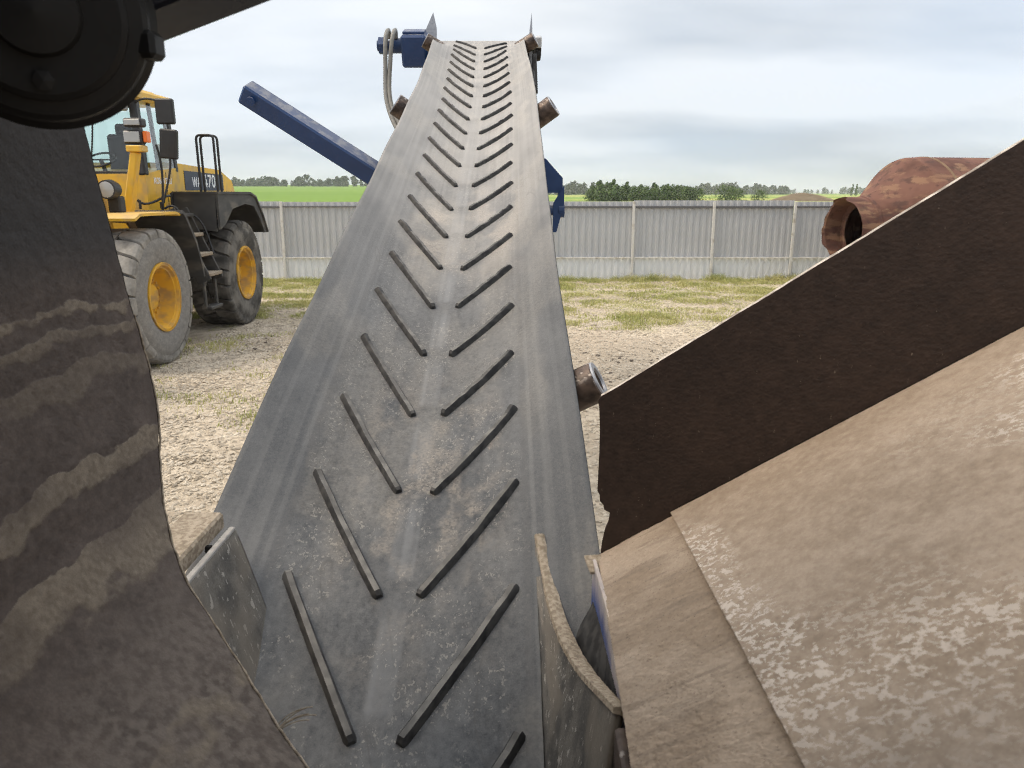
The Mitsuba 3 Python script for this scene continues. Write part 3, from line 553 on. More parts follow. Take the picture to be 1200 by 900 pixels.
add(cb + '__rear_window', pane((CX0 + 0.08, CY1 - 0.04, 2.6), (CX1 - 0.08, CY1 - 0.04, 2.6), (CX1 - 0.12, CY1 - 0.04, 3.40), (CX0 + 0.12, CY1 - 0.04, 3.40)), 'cab_glass')
add(cb + '__roof', cat(bx(CX0 - 0.02, CX1 + 0.0, CY0 - 0.10, CY1 + 0.05, 3.46, 3.60, 0.05), bx(CX0 + 0.2, CX1 - 0.2, CY0 + 0.1, CY1 - 0.1, 3.60, 3.66, 0.02)), 'yellow_paint')
add(cb + '__roof_lamp', cat(bx(CX1 - 0.30, CX1 - 0.12, CY0 - 0.12, CY0 - 0.02, 3.30, 3.42, 0.02)), 'lamp_glass')
add(cb + '__seat', cat(bx(XC - 0.02, XC + 0.50, 11.28, 11.80, 2.2, 2.42, 0.06), cbox((0.52, 0.16, 0.62), (XC + 0.24, 11.72, 2.74), 0.07), cbox((0.30, 0.12, 0.16), (XC + 0.24, 11.76, 3.12), 0.05)), 'seat_fabric', 30)
sw = np.array([XC + 0.16, 11.08, 2.66]); an = np.linspace(0, 2 * np.pi, 28)
nrm = norm((0, -0.5, 0.86)); ea = np.array([1, 0, 0]); eb = np.cross(nrm, ea)
add(cb + '__steering_wheel', cat(tube(sw + 0.20 * (np.cos(an)[:, None] * ea + np.sin(an)[:, None] * eb), 0.016, 6), tube([sw, sw - nrm * 0.4], 0.03, 6), tube([sw - 0.2 * ea, sw + 0.2 * ea], 0.012, 5)), 'mirror_plastic', True)
add(cb + '__wiper', tube(curve([(XC + 0.05, CY0 + 0.0, 2.46), (XC + 0.12, CY0 + 0.04, 2.9), (XC + 0.16, CY0 + 0.07, 3.3)], 8), 0.012, 5), 'mirror_plastic')
for k in range(6):
    pass
tm = meshkit.text_mesh('KOMATSU', 0.085, 0.003, True)
v = np.asarray(tm.vertices).copy(); tm2 = trimesh.Trimesh(np.stack([np.full(len(v), CX1 + 0.001) + v[:, 2], CY0 + 0.22 + v[:, 0], 2.33 + v[:, 1]], -1), tm.faces, process=False)
add(cb + '__lettering', tm2, 'white_print')
add(cb + '__door_seam', cat(bx(CX1 - 0.01, CX1 + 0.004, CY0 + 0.62, CY0 + 0.635, 1.66, 2.5, 0.001), bx(CX1 - 0.01, CX1 + 0.02, CY0 + 0.70, CY0 + 0.76, 2.02, 2.20, 0.004), cbox((0.02, 0.10, 0.10), (CX1 + 0.004, CY0 + 0.38, 2.02), 0.02)), 'mirror_plastic')
# mirrors on their arm
mir = key_of(lo + '__mirror'); add(mir + '__housing', cbox((0.25, 0.09, 0.34), (XC + 1.20, 10.98, 3.30), 0.035), 'mirror_plastic', 30); add(mir + '__arm', tube(curve([(CX1 - 0.05, CY0 + 0.05, 3.42), (XC + 1.0, 10.92, 3.46), (XC + 1.16, 10.98, 3.42)], 10), 0.014, 6), 'mirror_plastic')
mir = key_of(lo + '__mirror'); add(mir + '__housing', cbox((0.24, 0.09, 0.40), (XC + 1.24, 10.90, 2.86), 0.04, np.array(trimesh.transformations.rotation_matrix(0.09, [0, 1, 0]))[:3, :3]), 'mirror_plastic', 30); add(mir + '__arm', tube(curve([(XC + 1.24, 10.88, 2.70), (XC + 1.22, 10.88, 2.5), (XC + 1.16, 10.88, 2.3), (XC + 1.08, 10.88, 2.06)], 12), 0.015, 6), 'mirror_plastic')
add(lo + '__door_rail', cat(tube(curve([(XC + 0.78, 10.75, 2.10), (XC + 0.80, 10.80, 2.06), (XC + 0.95, 11.0, 2.10), (XC + 1.04, 11.2, 2.16)], 10), 0.018, 6), tube(curve([(XC + 1.02, 10.98, 2.86), (XC + 1.05, 11.0, 2.6), (XC + 1.03, 11.0, 2.2), (XC + 1.0, 11.0, 1.95)], 10), 0.016, 6), tube([(XC + 0.80, 10.76, 2.10), (XC + 0.80, 10.76, 1.98)], 0.018, 6)), 'mirror_plastic', True)
# engine hood and rear
add(lo + '__engine_hood', prism([(12.12, 1.5), (14.75, 1.5), (14.85, 2.0), (14.60, 2.42), (14.05, 2.60), (12.12, 2.66)], (XC - 0.72, 0, 0), (0, 1, 0), (0, 0, 1), 1.44), 'yellow_paint')
hb = add(lo + '__hood_band', prism([(12.5, 2.24), (14.15, 2.24), (14.15, 2.52), (12.5, 2.55)], (XC + 0.721, 0, 0), (0, 1, 0), (0, 0, 1), 0.006), 'band_blue')
for txt, y0, hh in (('WA', 12.78, 0.15), ('470', 13.24, 0.20)):
    tm = meshkit.text_mesh(txt, hh, 0.003, True); v = np.asarray(tm.vertices).copy()
    add(lo + '__model_lettering', trimesh.Trimesh(np.stack([XC + 0.7275 + v[:, 2], y0 + v[:, 0], 2.30 + v[:, 1]], -1), tm.faces, process=False), 'white_print')
add(lo + '__air_cleaner', lathe([(0, 0), (0, 0.10), (0.22, 0.10), (0.23, 0.13), (0.34, 0.13), (0.36, 0.0)], (0, 0, 1), (XC + 0.50, 12.35, 2.6), 20), 'fence_post', 30)
add(lo + '__counterweight', bx(XC - 0.9, XC + 0.9, 14.3, 15.0, 0.7, 1.6, 0.08), 'yellow_paint')
add(lo + '__platform_front', prism([(0.80, 2.20), (1.50, 2.20), (1.47, 1.62), (1.16, 1.66), (0.80, 1.70)], (XC, 11.72, 0), (1, 0, 0), (0, 0, 1), 0.04, (0, 1, 0)), 'dark_paint')
add(lo + '__rear_fender', cat(strip([(11.70, 2.22), (13.15, 2.215), (13.42, 2.15), (13.75, 1.82), (13.95, 1.52)], XC + 0.74, XC + 1.56, 0.035), prism([(11.72, 2.20), (13.15, 2.19), (13.40, 2.12), (13.72, 1.80), (13.93, 1.5), (13.80, 1.5), (13.60, 1.74), (13.32, 1.98), (12.9, 2.02), (12.3, 1.95), (11.95, 1.72), (11.72, 1.65)], (XC + 1.50, 0, 0), (0, 1, 0), (0, 0, 1), 0.035)), 'dark_paint', 20)
add(lo + '__fender_lining', prism([(11.8, 1.5), (13.7, 1.5), (13.4, 2.1), (11.8, 2.15)], (XC + 0.76, 0, 0), (0, 1, 0), (0, 0, 1), 0.03), 'brown_inside')
add(lo + '__rear_fender', strip([(11.70, 2.22), (13.15, 2.215), (13.42, 2.15), (13.75, 1.82), (13.95, 1.52)], XC - 1.56, XC - 0.74, 0.035), 'dark_paint', 20)
for yy_ in (11.85, 12.0):
    add(lo + '__handrail', tube(bend([(XC + 1.24, yy_, 2.2), (XC + 1.24, yy_, 3.05), (XC + 1.50, yy_, 3.05), (XC + 1.50, yy_, 2.2)], 0.07), 0.019, 6), 'mirror_plastic', True)
# access ladder
ld = key_of(lo + '__ladder')
for y in (11.02, 11.46):
    add(ld + '__stringer', beam((XC + 1.06, y, 1.95), (XC + 1.50, y, 0.92), 0.22, 0.035, (0, 1, 0)), 'dark_paint')
for k in range(4):
    f_ = k / 3.3; add(ld + '__tread', cbox((0.26, 0.46, 0.05), (XC + 1.12 + 0.38 * f_, 11.24, 1.88 - 0.94 * f_), 0.008), 'dusty_edge' if k >= 1 else 'dark_paint')
add(ld + '__lower_step', cat(bx(XC + 1.40, XC + 1.56, 11.02, 11.46, 0.50, 0.55, 0.01), bx(XC + 1.45, XC + 1.49, 11.0, 11.06, 0.52, 0.95, 0.01), bx(XC + 1.45, XC + 1.49, 11.42, 11.48, 0.52, 0.95, 0.01)), 'dark_paint')
add(ld + '__grab_rail', cat(tube(curve([(XC + 1.04, 10.98, 1.98), (XC + 1.16, 10.96, 2.02), (XC + 1.35, 10.96, 1.62), (XC + 1.45, 10.98, 1.38)], 16), 0.016, 6), tube(curve([(XC + 1.10, 11.52, 1.9), (XC + 1.24, 11.52, 1.86), (XC + 1.42, 11.52, 1.5), (XC + 1.48, 11.5, 1.3)], 16), 0.016, 6)), 'mirror_plastic', True)
add(lo + '__side_tank', cat(bx(XC + 0.5, XC + 1.05, 10.85, 11.65, 0.95, 1.62, 0.05)), 'dark_paint')

# ------------------------------------------------------------------ conveyor
co = thing('conveyor', 'long inclined stockpile conveyor with a dusty grey chevron rubber belt rising away over the yard', 'conveyor')
B0 = np.array([-0.292, 1.333, 1.084]); PHI = math.radians(19.2)
LD = np.array([0, math.cos(PHI), math.sin(PHI)]); ND = np.array([0, -math.sin(PHI), math.cos(PHI)]); EX = np.array([1.0, 0, 0])
TH = math.radians(36); SG = np.linspace(0, 0.545, 219); LH = 8.7
IDL = np.array([-0.1, 1.18, 2.45, 3.7, 4.95, 6.2, 7.4, 8.25])
def amp(l): return (0.35 + 0.65 * sm(-0.2, 2.2, l)) * (1 - sm(7.5, 8.7, l))
def section(s, A):
    th = TH * A * sm(0.0, 0.40, SG); ds = SG[1] - SG[0]
    x = np.r_[0, np.cumsum(np.cos(th[:-1]) * ds)]; z = np.r_[0, np.cumsum(np.sin(th[:-1]) * ds)]
    a = np.abs(s); return np.interp(a, SG, x) * np.sign(s), np.interp(a, SG, z), np.interp(a, SG, th) * np.sign(s)
def drift(l): return -0.075 * sm(5.0, 8.7, l)
def sag(s, l): return -0.010 * sm(0.30, 0.5, np.abs(s)) * np.sin(np.pi * ((np.interp(l, IDL, np.arange(len(IDL)))) % 1)) ** 2
def belt_pt(s, l, h=0.0):
    s = np.asarray(s, float); x, z, t = section(s, amp(l)); z = z + sag(s, l)
    return B0 + EX * (x + drift(l) - h * np.sin(t))[..., None] + LD * l + ND * (z + h * np.cos(t))[..., None]
BS = np.r_[np.linspace(-0.528, 0.526, 67)]
rows, rowb, lu = [], [], []
for l in np.linspace(-0.9, LH, 240):
    rows.append(belt_pt(BS, l)); rowb.append(belt_pt(BS, l, -0.012)); lu.append(l)
pc = B0 + LD * LH - ND * 0.17
for a in np.linspace(0.12, math.pi, 18):
    d_ = ND * math.cos(a) + LD * math.sin(a)
    rows.append(pc + EX * (BS + drift(LH))[:, None] + d_ * 0.17); rowb.append(pc + EX * (BS + drift(LH))[:, None] + d_ * 0.158); lu.append(LH + 0.17 * a)
for l in np.linspace(LH - 0.3, -0.8, 20):
    q = B0 + LD * l - ND * 0.34
    rows.append(q + EX * (BS + drift(l))[:, None]); rowb.append(q + ND * 0.012 + EX * (BS + drift(l))[:, None]); lu.append(LH + 0.5 + LH - l)
P, Q = np.array(rows), np.array(rowb)
uv = np.stack([np.repeat(BS[None], len(lu), 0), np.repeat(np.array(lu)[:, None], len(BS), 1)], -1).reshape(-1, 2)
bm = slab(P, Q); bm.faces = bm.faces[:, ::-1]
bt = add(co + '__belt', bm, 'belt_rubber', True, 'dusty dark grey rubber belt', uv=np.vstack([uv, uv]))
# chevron cleats, each its own
def cleat(s0, l0, s1, l1, seed):
    r = np.random.default_rng(seed); n = 14; t = np.r_[0, np.linspace(0.02, 0.98, n - 2), 1]
    s = s0 + (s1 - s0) * t; l = l0 + (l1 - l0) * t + 0.14 * float(sm(0.3, 2.2, l0)) * t * (1 - t); c = np.array([belt_pt(a, b, 0.0) for a, b in zip(s, l)]).reshape(-1, 3)
    nn = np.array([belt_pt(a, b, 1.0) - belt_pt(a, b, 0.0) for a, b in zip(s, l)]).reshape(-1, 3)
    tg = np.gradient(c, axis=0); tg /= np.linalg.norm(tg, axis=1, keepdims=True); sd = np.cross(nn, tg)
    hh = np.where((t == 0) | (t == 1), 0.013, 0.021) * (1 + 0.08 * r.standard_normal(n)); wf = np.where((t == 0) | (t == 1), 0.7, 1.0)
    ring = [(-0.0145, -0.003), (-0.0112, 0.70), (-0.0070, 1.0), (0.0070, 1.0), (0.0112, 0.70), (0.0145, -0.003)]
    V = np.stack([c + sd * (a * wf)[:, None] + nn * (b * hh)[:, None] for a, b in ring], 1); m = 6; F = []
    for i in range(n - 1):
        for j in range(m):
            j2 = (j + 1) % m; F += [[i * m + j, (i + 1) * m + j, (i + 1) * m + j2], [i * m + j, (i + 1) * m + j2, i * m + j2]]
    for j in range(1, m - 1): F += [[0, j, j + 1], [(n - 1) * m, (n - 1) * m + j + 1, (n - 1) * m + j]]
    mm = trimesh.Trimesh(V.reshape(-1, 3), F, process=False)
    if mm.volume < 0: mm.invert()
    return mm
for k in range(-2, 22):
    l0 = -0.014 + 0.3895 * k
    for sg in (-1, 1):
        al = 0.445 if sg < 0 else float(np.interp(l0, [0.4, 1.4, 2.4], [0.40, 0.30, 0.262]))
        if l0 + al > LH - 0.02: al = LH - 0.02 - l0
        if al < 0.06: continue
        jit = np.random.default_rng(900 + 2 * k + sg); e = 0.004 * jit.standard_normal(3)
        full = 0.445 if sg < 0 else 0.262
        s1 = sg * 0.302 if al >= full * 0.97 or l0 < 6 else sg * (0.05 + 0.25 * al / full)
        add(bt + '__cleat', cleat(sg * 0.050 + 0.006, l0 + e[0], s1 + 0.006 + e[1], l0 + al + e[2], 500 + 2 * k + sg), 'cleat_rubber', 35)
# wing idler rollers
def wing_roller(l, sg, out, r=0.074, drop=0.0):
    k = key_of(co + '__wing_roller'); s = sg * 0.20; A = max(amp(l), 0.85); th = TH * A
    x, z, _ = section(np.array([0.30]), A)
    o = B0 + EX * (sg * x[0] + drift(l)) + LD * l + ND * (z[0] - 0.012); ax = EX * sg * math.cos(th) + ND * math.sin(th); nn = ND * math.cos(th) - EX * sg * math.sin(th)
    c = o - nn * (r + 0.018 + drop)
    add(k + '__shell', lathe([(0.10, 0.0), (0.10, r), (out - 0.006, r), (out, r - 0.006), (out + 0.001, r - 0.022), (out - 0.02, r - 0.026), (out - 0.05, 0.024), (out - 0.05, 0.0)], ax, c, 32), 'roller_steel', 30)
    add(k + '__end_ring', lathe([(out - 0.002, r - 0.002), (out + 0.004, r - 0.004), (out + 0.004, r - 0.024), (out - 0.004, r - 0.026)], ax, c, 32), 'grey_steel', 30)
    add(k + '__shaft', lathe([(-0.1, 0.0), (-0.1, 0.014), (out - 0.02, 0.014), (out - 0.019, 0.0)], ax, c, 12), 'black_paint', 30)
def roller_bracket(l, sg):
    q = B0 + EX * drift(l) + LD * l
    add(co + '__roller_bracket', cat(beam(q + EX * sg * 0.30 - ND * 0.13, q + EX * sg * 0.50 - ND * 0.02, 0.05, 0.012, LD, 0.003), beam(q + EX * sg * 0.36 - ND * 0.20, q + EX * sg * 0.40 - ND * 0.07, 0.05, 0.02, LD, 0.003)), 'black_paint')
for l_ in (4.85, 8.05):
    roller_bracket(l_, 1); roller_bracket(l_, -1)
wing_roller(1.22, 1, 0.285, 0.070, 0.012); wing_roller(4.85, 1, 0.315, 0.080); wing_roller(4.95, -1, 0.30, 0.082); wing_roller(8.05, 1, 0.32, 0.082); wing_roller(8.05, -1, 0.30, 0.082)
for l in IDL[:-1]:
    add(co + '__centre_roller', lathe([(-0.19, 0), (-0.19, 0.06), (0.19, 0.06), (0.19, 0)], (1, 0, 0), B0 + LD * l - ND * 0.076, 20), 'roller_steel', 30)
add(co + '__head_pulley', lathe([(-0.5, 0), (-0.5, 0.156), (0.5, 0.156), (0.5, 0)], (1, 0, 0), pc + EX * drift(LH), 32), 'roller_steel', 30)
for sx in (-0.36, 0.36):
    add(co + '__side_frame', beam(B0 + EX * sx - LD * 0.8 - ND * 0.21, B0 + EX * sx + LD * 8.75 - ND * 0.21, 0.06, 0.16, ND), 'blue_paint')
# drive at the head: gearbox, motor, hoses, fins
hp = lambda x, l, n: np.array([x, 0, 0]) + np.array([0, B0[1], B0[2]]) + LD * l + ND * n
RB = np.column_stack([EX, LD, ND])
add(co + '__gearbox', cat(cbox((0.30, 0.34, 0.36), hp(-1.16, 8.75, -0.10), 0.025, RB), cbox((0.10, 0.26, 0.26), hp(-0.98, 8.75, -0.12), 0.02, RB), cbox((0.26, 0.20, 0.03), hp(-1.16, 8.75, 0.095), 0.01, RB)), 'blue_paint')
add(co + '__hydraulic_motor', cat(lathe([(0, 0), (0, 0.085), (0.14, 0.085), (0.15, 0.06), (0.30, 0.06), (0.31, 0)], (-1, 0, 0), hp(-1.31, 8.75, -0.06), 24), lathe([(0.18, 0.0), (0.18, 0.10), (0.28, 0.10), (0.28, 0.0)], (-1, 0, 0), hp(-1.31, 8.75, -0.06), 6)), 'blue_paint', 30)
for dx, off in ((-0.03, 0.0), (0.05, 0.06)):
    p0 = hp(-1.43 + dx, 8.72, 0.02)
    add(co + '__hydraulic_hose', tube(curve([p0, p0 + [0, -0.03, 0.09], p0 + [-0.01, -0.10, 0.05], p0 + [-0.03 - off * 0.4, -0.16, -0.3], p0 + [-0.02 - off * 0.6, -0.25, -0.7], p0 + [0.10 - off * 0.4, -0.4, -1.02], p0 + [0.30, -0.6, -1.35]], 40), 0.026, 8), 'hose_rubber', True)
for x, w in ((-1.0, 0.085), (0.225, 0.02)):
    add(co + '__deflector_fin', cat(prism([(-w, 0.0), (w, -0.02), (w * 1.05, 0.12), (w * 0.6, 0.30), (-w * 0.7, 0.08)], hp(x, 8.95, -0.02), EX, (0, 0, 1), 0.008)), 'grey_steel')
add(co + '__pulley_bearing', cat(cbox((0.09, 0.22, 0.22), hp(0.235, 8.72, -0.16), 0.02, RB), lathe([(0, 0), (0, 0.075), (0.07, 0.06), (0.08, 0)], (1, 0, 0), hp(0.27, 8.72, -0.16), 20)), 'black_paint')
add(co + '__take_up_frame', cat(beam(hp(0.22, 8.6, -0.15), hp(0.22, 7.2, -0.24), 0.05, 0.12, ND), beam(hp(0.25, 8.1, -0.05), hp(0.25, 7.4, -0.3), 0.05, 0.04, ND), cbox((0.12, 0.10, 0.10), hp(0.29, 8.75, -0.12), 0.01, RB)), 'black_paint')
add(co + '__limit_box', cbox((0.07, 0.12, 0.12), hp(0.315, 8.65, 0.0), 0.012, RB), 'fence_grey')
# blue support arm to the left, bracket on the right
add(co + '__support_arm', cat(beam((-1.83, 5.42, 2.875), (-0.32, 5.55, 1.91), 0.138, 0.138, norm((0.1, -0.45, 1)), 0.012), lathe([(0, 0), (0, 0.03), (0.01, 0.03), (0.01, 0.02), (0.011, 0)], (0, -1, -0.4), (-1.77, 5.34, 2.80), 16)), 'blue_paint', label='long blue box-section arm jutting out left of the belt')
add(co + '__side_bracket', cat(prism([(0.20, 2.44), (0.235, 2.43), (0.355, 2.30), (0.355, 2.10), (0.325, 2.10), (0.325, 2.20), (0.17, 2.20)], (0, 5.38, 0), (1, 0, 0), (0, 0, 1), 0.10, (0, 1, 0)), prism([(0.29, 2.13), (0.365, 2.25), (0.365, 2.12), (0.315, 1.93), (0.29, 1.93)], (0, 5.36, 0), (1, 0, 0), (0, 0, 1), 0.03, (0, 1, 0)), lathe([(0, 0), (0, 0.035), (0.13, 0.035), (0.13, 0.05), (0.17, 0.05), (0.17, 0)], (1, 0, 0), (0.20, 5.40, 2.08), 14), cbox((0.5, 0.10, 0.12), (-0.02, 5.44, 1.95), 0.01)), 'blue_paint')
for sx in (-0.62, 0.04):
    add(co + '__support_leg', beam((sx, 5.5, 1.95), (sx, 5.0, 0.0), 0.10, 0.10, (0, 1, 0)), 'blue_paint')
# rubber skirts at the loading end
def skirt(bot, top, th, seed, lo_n=14):
    bot, top = curve(bot, 40), curve(top, 40); k = np.linspace(0, 1, lo_n)[None, :, None]
    d = bot[:, None] * (1 - k) + top[:, None] * k
    n1 = np.cross(np.gradient(d, axis=0), np.gradient(d, axis=1)); n1 /= np.linalg.norm(n1, axis=-1, keepdims=True) + 1e-9
    d = d + n1 * (0.006 * (meshkit.fbm(d * 9 + seed, 3, seed) - 0.5))[..., None]
    u = np.stack([np.repeat(np.linspace(0, 1, 40)[:, None], lo_n, 1), np.repeat(np.linspace(0, 0.4, lo_n)[None], 40, 0)], -1).reshape(-1, 2)
    return d, n1, u
# right: bottom along s = 0.36 on the belt, top flares out to the chute lip
botR = [(0.062, 1.83, 1.308), (0.062, 1.68, 1.250), (0.064, 1.51, 1.192), (0.064, 1.32, 1.122), (0.065, 1.13, 1.056), (0.066, 0.85, 0.955)]
topR = [(0.066, 1.815, 1.318), (0.086, 1.673, 1.255), (0.101, 1.547, 1.240), (0.126, 1.368, 1.260), (0.149, 1.18, 1.328), (0.165, 1.005, 1.411)]
d, n1, u = skirt(botR, topR, 0.012, 3)
if n1[..., 0].mean() > 0: n1 = -n1
m = slab(d, d - n1 * 0.012); 
if m.volume < 0: m.invert()
add(co + '__right_skirt', m, 'skirt_rubber', True, 'curled rubber skirt with a frayed dusty edge on the right of the belt', uv=np.vstack([u, u]))
tc = curve(topR, 90); rj = np.random.default_rng(12)
tt_ = np.gradient(tc, axis=0); tt_ /= np.linalg.norm(tt_, axis=1, keepdims=True)
sd_ = np.cross(tt_, [0.25, -0.35, 1.0]); sd_ /= np.linalg.norm(sd_, axis=1, keepdims=True); sd_ *= np.sign(sd_[:, :1])
wd_ = (0.012 + 0.005 * np.sin(np.linspace(0, 1, 90) * math.pi))[:, None, None]
kk = np.linspace(-1, 1, 9)[None, :, None]
eg = tc[:, None] + np.array([0.008, 0, 0.002]) + sd_[:, None] * kk * wd_ * (1 + 0.10 * meshkit.fbm(np.stack([tc[:, 1] * 40, 0 * tc[:, 0], 0 * tc[:, 0]], -1), 3, 4)[:, None, None])
up_ = np.cross(sd_, tt_); up_ *= np.sign(up_[:, 2:])
rel_ = 0.005 * (meshkit.fbm(eg * 60, 4, 5) - 0.5) + 0.003 * (1 - kk[..., 0] ** 2)
em = slab(eg + up_[:, None] * rel_[..., None], eg - up_[:, None] * 0.010)
if em.volume < 0: em.invert()
add(co + '__right_skirt_edge', em, 'dusty_edge', 50, 'thick dusty frayed edge of the right skirt')
inn = np.array([[(0.196, 1.60, 1.30), (0.192, 1.541, 1.289), (0.134, 1.52, 1.206)], [(0.197, 1.45, 1.33), (0.180, 1.42, 1.28), (0.140, 1.403, 1.195)], [(0.197, 1.30, 1.35), (0.182, 1.26, 1.30), (0.150, 1.25, 1.19)], [(0.197, 1.12, 1.38), (0.182, 1.10, 1.31), (0.155, 1.10, 1.16)]])
add(co + '__inner_skirt', smooth_sub(slab(inn, inn + [0.008, 0, 0.004]), 2), 'cleat_rubber', True, 'small dark rubber flap behind the curled skirt')
botL = [(-0.577, 1.60, 1.172), (-0.566, 1.46, 1.130), (-0.556, 1.30, 1.075), (-0.55, 1.1, 1.0), (-0.55, 0.8, 0.90)]
topL = [(-0.690, 1.705, 1.385), (-0.690, 1.58, 1.388), (-0.690, 1.44, 1.39), (-0.69, 1.2, 1.395), (-0.69, 0.8, 1.40)]
d, n1, u = skirt(botL, topL, 0.012, 8)
if n1[..., 0].mean() < 0: n1 = -n1
m = slab(d, d - n1 * 0.014)
if m.volume < 0: m.invert()
add(co + '__left_skirt', m, 'skirt_rubber', True, 'grey rubber skirt cut off at an angle on the left of the belt', uv=np.vstack([u, u]))
add(co + '__left_skirt_edge', beam((-0.697, 1.703, 1.390), (-0.697, 0.8, 1.402), 0.016, 0.010, (0, 0, 1), 0.003), 'pale_dust')
add(co + '__skirt_clamp', beam((-0.772, 1.72, 1.405), (-0.772, 0.8, 1.41), 0.10, 0.045, (0, 0, 1), 0.006), 'dusty_edge', label='sand covered clamp bar behind the left skirt')
add(co + '__skirt_clamp_bolt', cat(*[lathe([(0, 0), (0, 0.010), (0.012, 0.010), (0.012, 0)], (1, 0, 0), (-0.722, y, 1.385), 6) for y in (1.60, 1.35, 1.1)]), 'black_paint')

# ------------------------------------------------------------------ feed chute on the right
ch = thing('feed_chute', 'sand covered steel chute with dark rusty side wall, sloping to the right belt edge', 'chute')
CO = np.array([0.210, 1.614, 1.368]); CI = np.array([0.792, -0.195, 0.578]); CI = norm(CI)
CN = norm(np.array([-0.566, 0.118, 0.816])); CN = norm(CN - CI * (CN @ CI)); CJ = np.cross(CI, CN)       # CJ points back towards the viewer
if CJ[1] > 0: CJ = -CJ
def floor_sheet(i0, slope, i1, j0, j1, h, th, seed, rel, ni, nj):
    J = np.linspace(j0, j1, nj)[None, :]; Tt = np.linspace(0, 1, ni)[:, None] ** 1.25
    I0 = i0 + slope * J; I = I0 + (i1 - I0) * Tt; J = np.broadcast_to(J, I.shape)
    q = np.stack([I, J, 0 * I], -1)
    z = h + rel * (meshkit.fbm(q * np.array([14, 30, 1]), 4, seed) - 0.5) + 0.5 * rel * (meshkit.fbm(q * np.array([60, 90, 1]), 3, seed + 5) - 0.5)
    wob = 0.0022 * (meshkit.fbm(np.stack([J[0] * 30, 0 * J[0], 0 * J[0]], -1), 3, seed + 9) - 0.5); I = I.copy(); I[0] += wob
    top = CO + I[..., None] * CI + J[..., None] * CJ + z[..., None] * CN
    bot = CO + I[..., None] * CI + J[..., None] * CJ + (0 * z + h - th)[..., None] * CN
    m = slab(top, bot)
    if np.dot(np.cross(m.vertices[m.faces[0][1]] - m.vertices[m.faces[0][0]], m.vertices[m.faces[0][2]] - m.vertices[m.faces[0][0]]), CN) < 0: m.invert()
    uv = np.stack([I, J], -1).reshape(-1, 2); return m, np.vstack([uv, uv])
m, u = floor_sheet(-0.008, 0.2165, 0.6, 0.0, 1.25, 0.0, 0.006, 3, 0.0050, 200, 420)
add(ch + '__floor_plate', m, 'dust_floor', True, 'lower chute plate caked in tan dust', uv=u)
m, u = floor_sheet(0.2, 0.225, 1.75, 0.004, 1.25, 0.0105, 0.006, 7, 0.0016, 220, 320)
add(ch + '__liner_plate', m, 'dust_sheet', True, 'raised liner plate with pale wiped streaks in the dust', uv=u)
wp = [(-0.002, -0.004), (0.020, 0.022), (0.041, 0.043), (0.060, 0.056), (0.078, 0.076), (0.071, 0.088), (0.076, 0.101), (0.074, 0.112), (0.082, 0.124), (0.084, 0.137), (0.112, 0.175), (0.14, 0.213), (0.172, 0.258), (0.2, 0.303), (0.206, 0.316), (0.217, 0.3225)] + [(x_, 0.321 + 0.0009 * (meshkit.fbm(np.array([x_ * 16, 0, 0]), 4, 5) - 0.5) * 2) for x_ in np.linspace(0.25, 1.85, 120)] + [(1.85, -0.004)]
add(ch + '__side_wall', prism(wp, CO, CI, CN, 0.021, -CJ), 'rust_wall', False, 'dark rusty wall plate with a pale worn top edge and torn left end')
add(ch + '__lip_plate', cat(prism([(1.575, 1.372), (0.80, 1.448), (0.80, 1.05), (1.30, 1.05), (1.575, 1.18)], (0.188, 0, 0), (0, 1, 0), (0, 0, 1), 0.008)), 'blue_dusty', label='blue plate edge under the chute lip')
add(ch + '__lip_cap', beam((0.190, 1.60, 1.368), (0.198, 1.53, 1.362), 0.04, 0.008, (0, 0, 1), 0.002), 'dusty_edge')
add(ch + '__lip_bracket', cat(cbox((0.022, 0.10, 0.12), (0.168, 0.92, 1.35), 0.008), cbox((0.03, 0.03, 0.03), (0.152, 0.90, 1.32), 0.008)), 'roller_steel')
add(ch + '__underside', prism([(0.0, -0.02), (1.7, -0.02), (1.7, -0.06), (0.05, -0.06)], CO + CJ * 0.05, CI, CN, 0.06, CJ), 'blue_paint')
for i_, j_ in ((1.6, 0.1), (1.6, 1.1)):
    q = CO + CI * i_ + CJ * j_ - CN * 0.06
    add(ch + '__leg', beam((q[0], q[1], 0), q, 0.09, 0.09, (0, 1, 0)), 'blue_paint')

# ------------------------------------------------------------------ screening box: left plate, drum, frame
sb = thing('screening_box', 'dark muddy screening machine housing with a curved side plate and black drum, nearest at left', 'screening machine')
prof = np.array([(2.75, -0.735, 1.36), (2.50, -0.740, 1.36), (2.31, -0.747, 1.371), (2.131, -0.756, 1.428), (1.98, -0.748, 1.452), (1.859, -0.733, 1.461), (1.75, -0.708, 1.42), (1.661, -0.686, 1.358), (1.57, -0.643, 1.28), (1.488, -0.575, 1.211), (1.425, -0.500, 1.152), (1.374, -0.438, 1.099), (1.335, -0.383, 1.05), (1.306, -0.338, 1.009), (1.26, -0.262, 0.93)])
from scipy.interpolate import CubicSpline
ar = np.r_[0, np.cumsum(np.linalg.norm(np.diff(prof[:, :2], axis=0), axis=1))]; cs = CubicSpline(ar, prof)
aa = np.linspace(0, ar[-1], 260); pz = cs(aa)
wedge = 0.010 * (meshkit.fbm(np.stack([aa * 18, 0 * aa, 0 * aa], -1), 4, 3) - 0.5)
yy_ = np.linspace(0, 1, 260)[:, None] ** 0.8
Yg = -0.15 + (pz[None, :, 2] + wedge[None] + 0.15) * yy_
Pg = np.stack([np.broadcast_to(pz[None, :, 1], Yg.shape), Yg, np.broadcast_to(pz[None, :, 0], Yg.shape)], -1)
tz = np.gradient(pz[:, :2], axis=0); tz /= np.linalg.norm(tz, axis=1, keepdims=True)
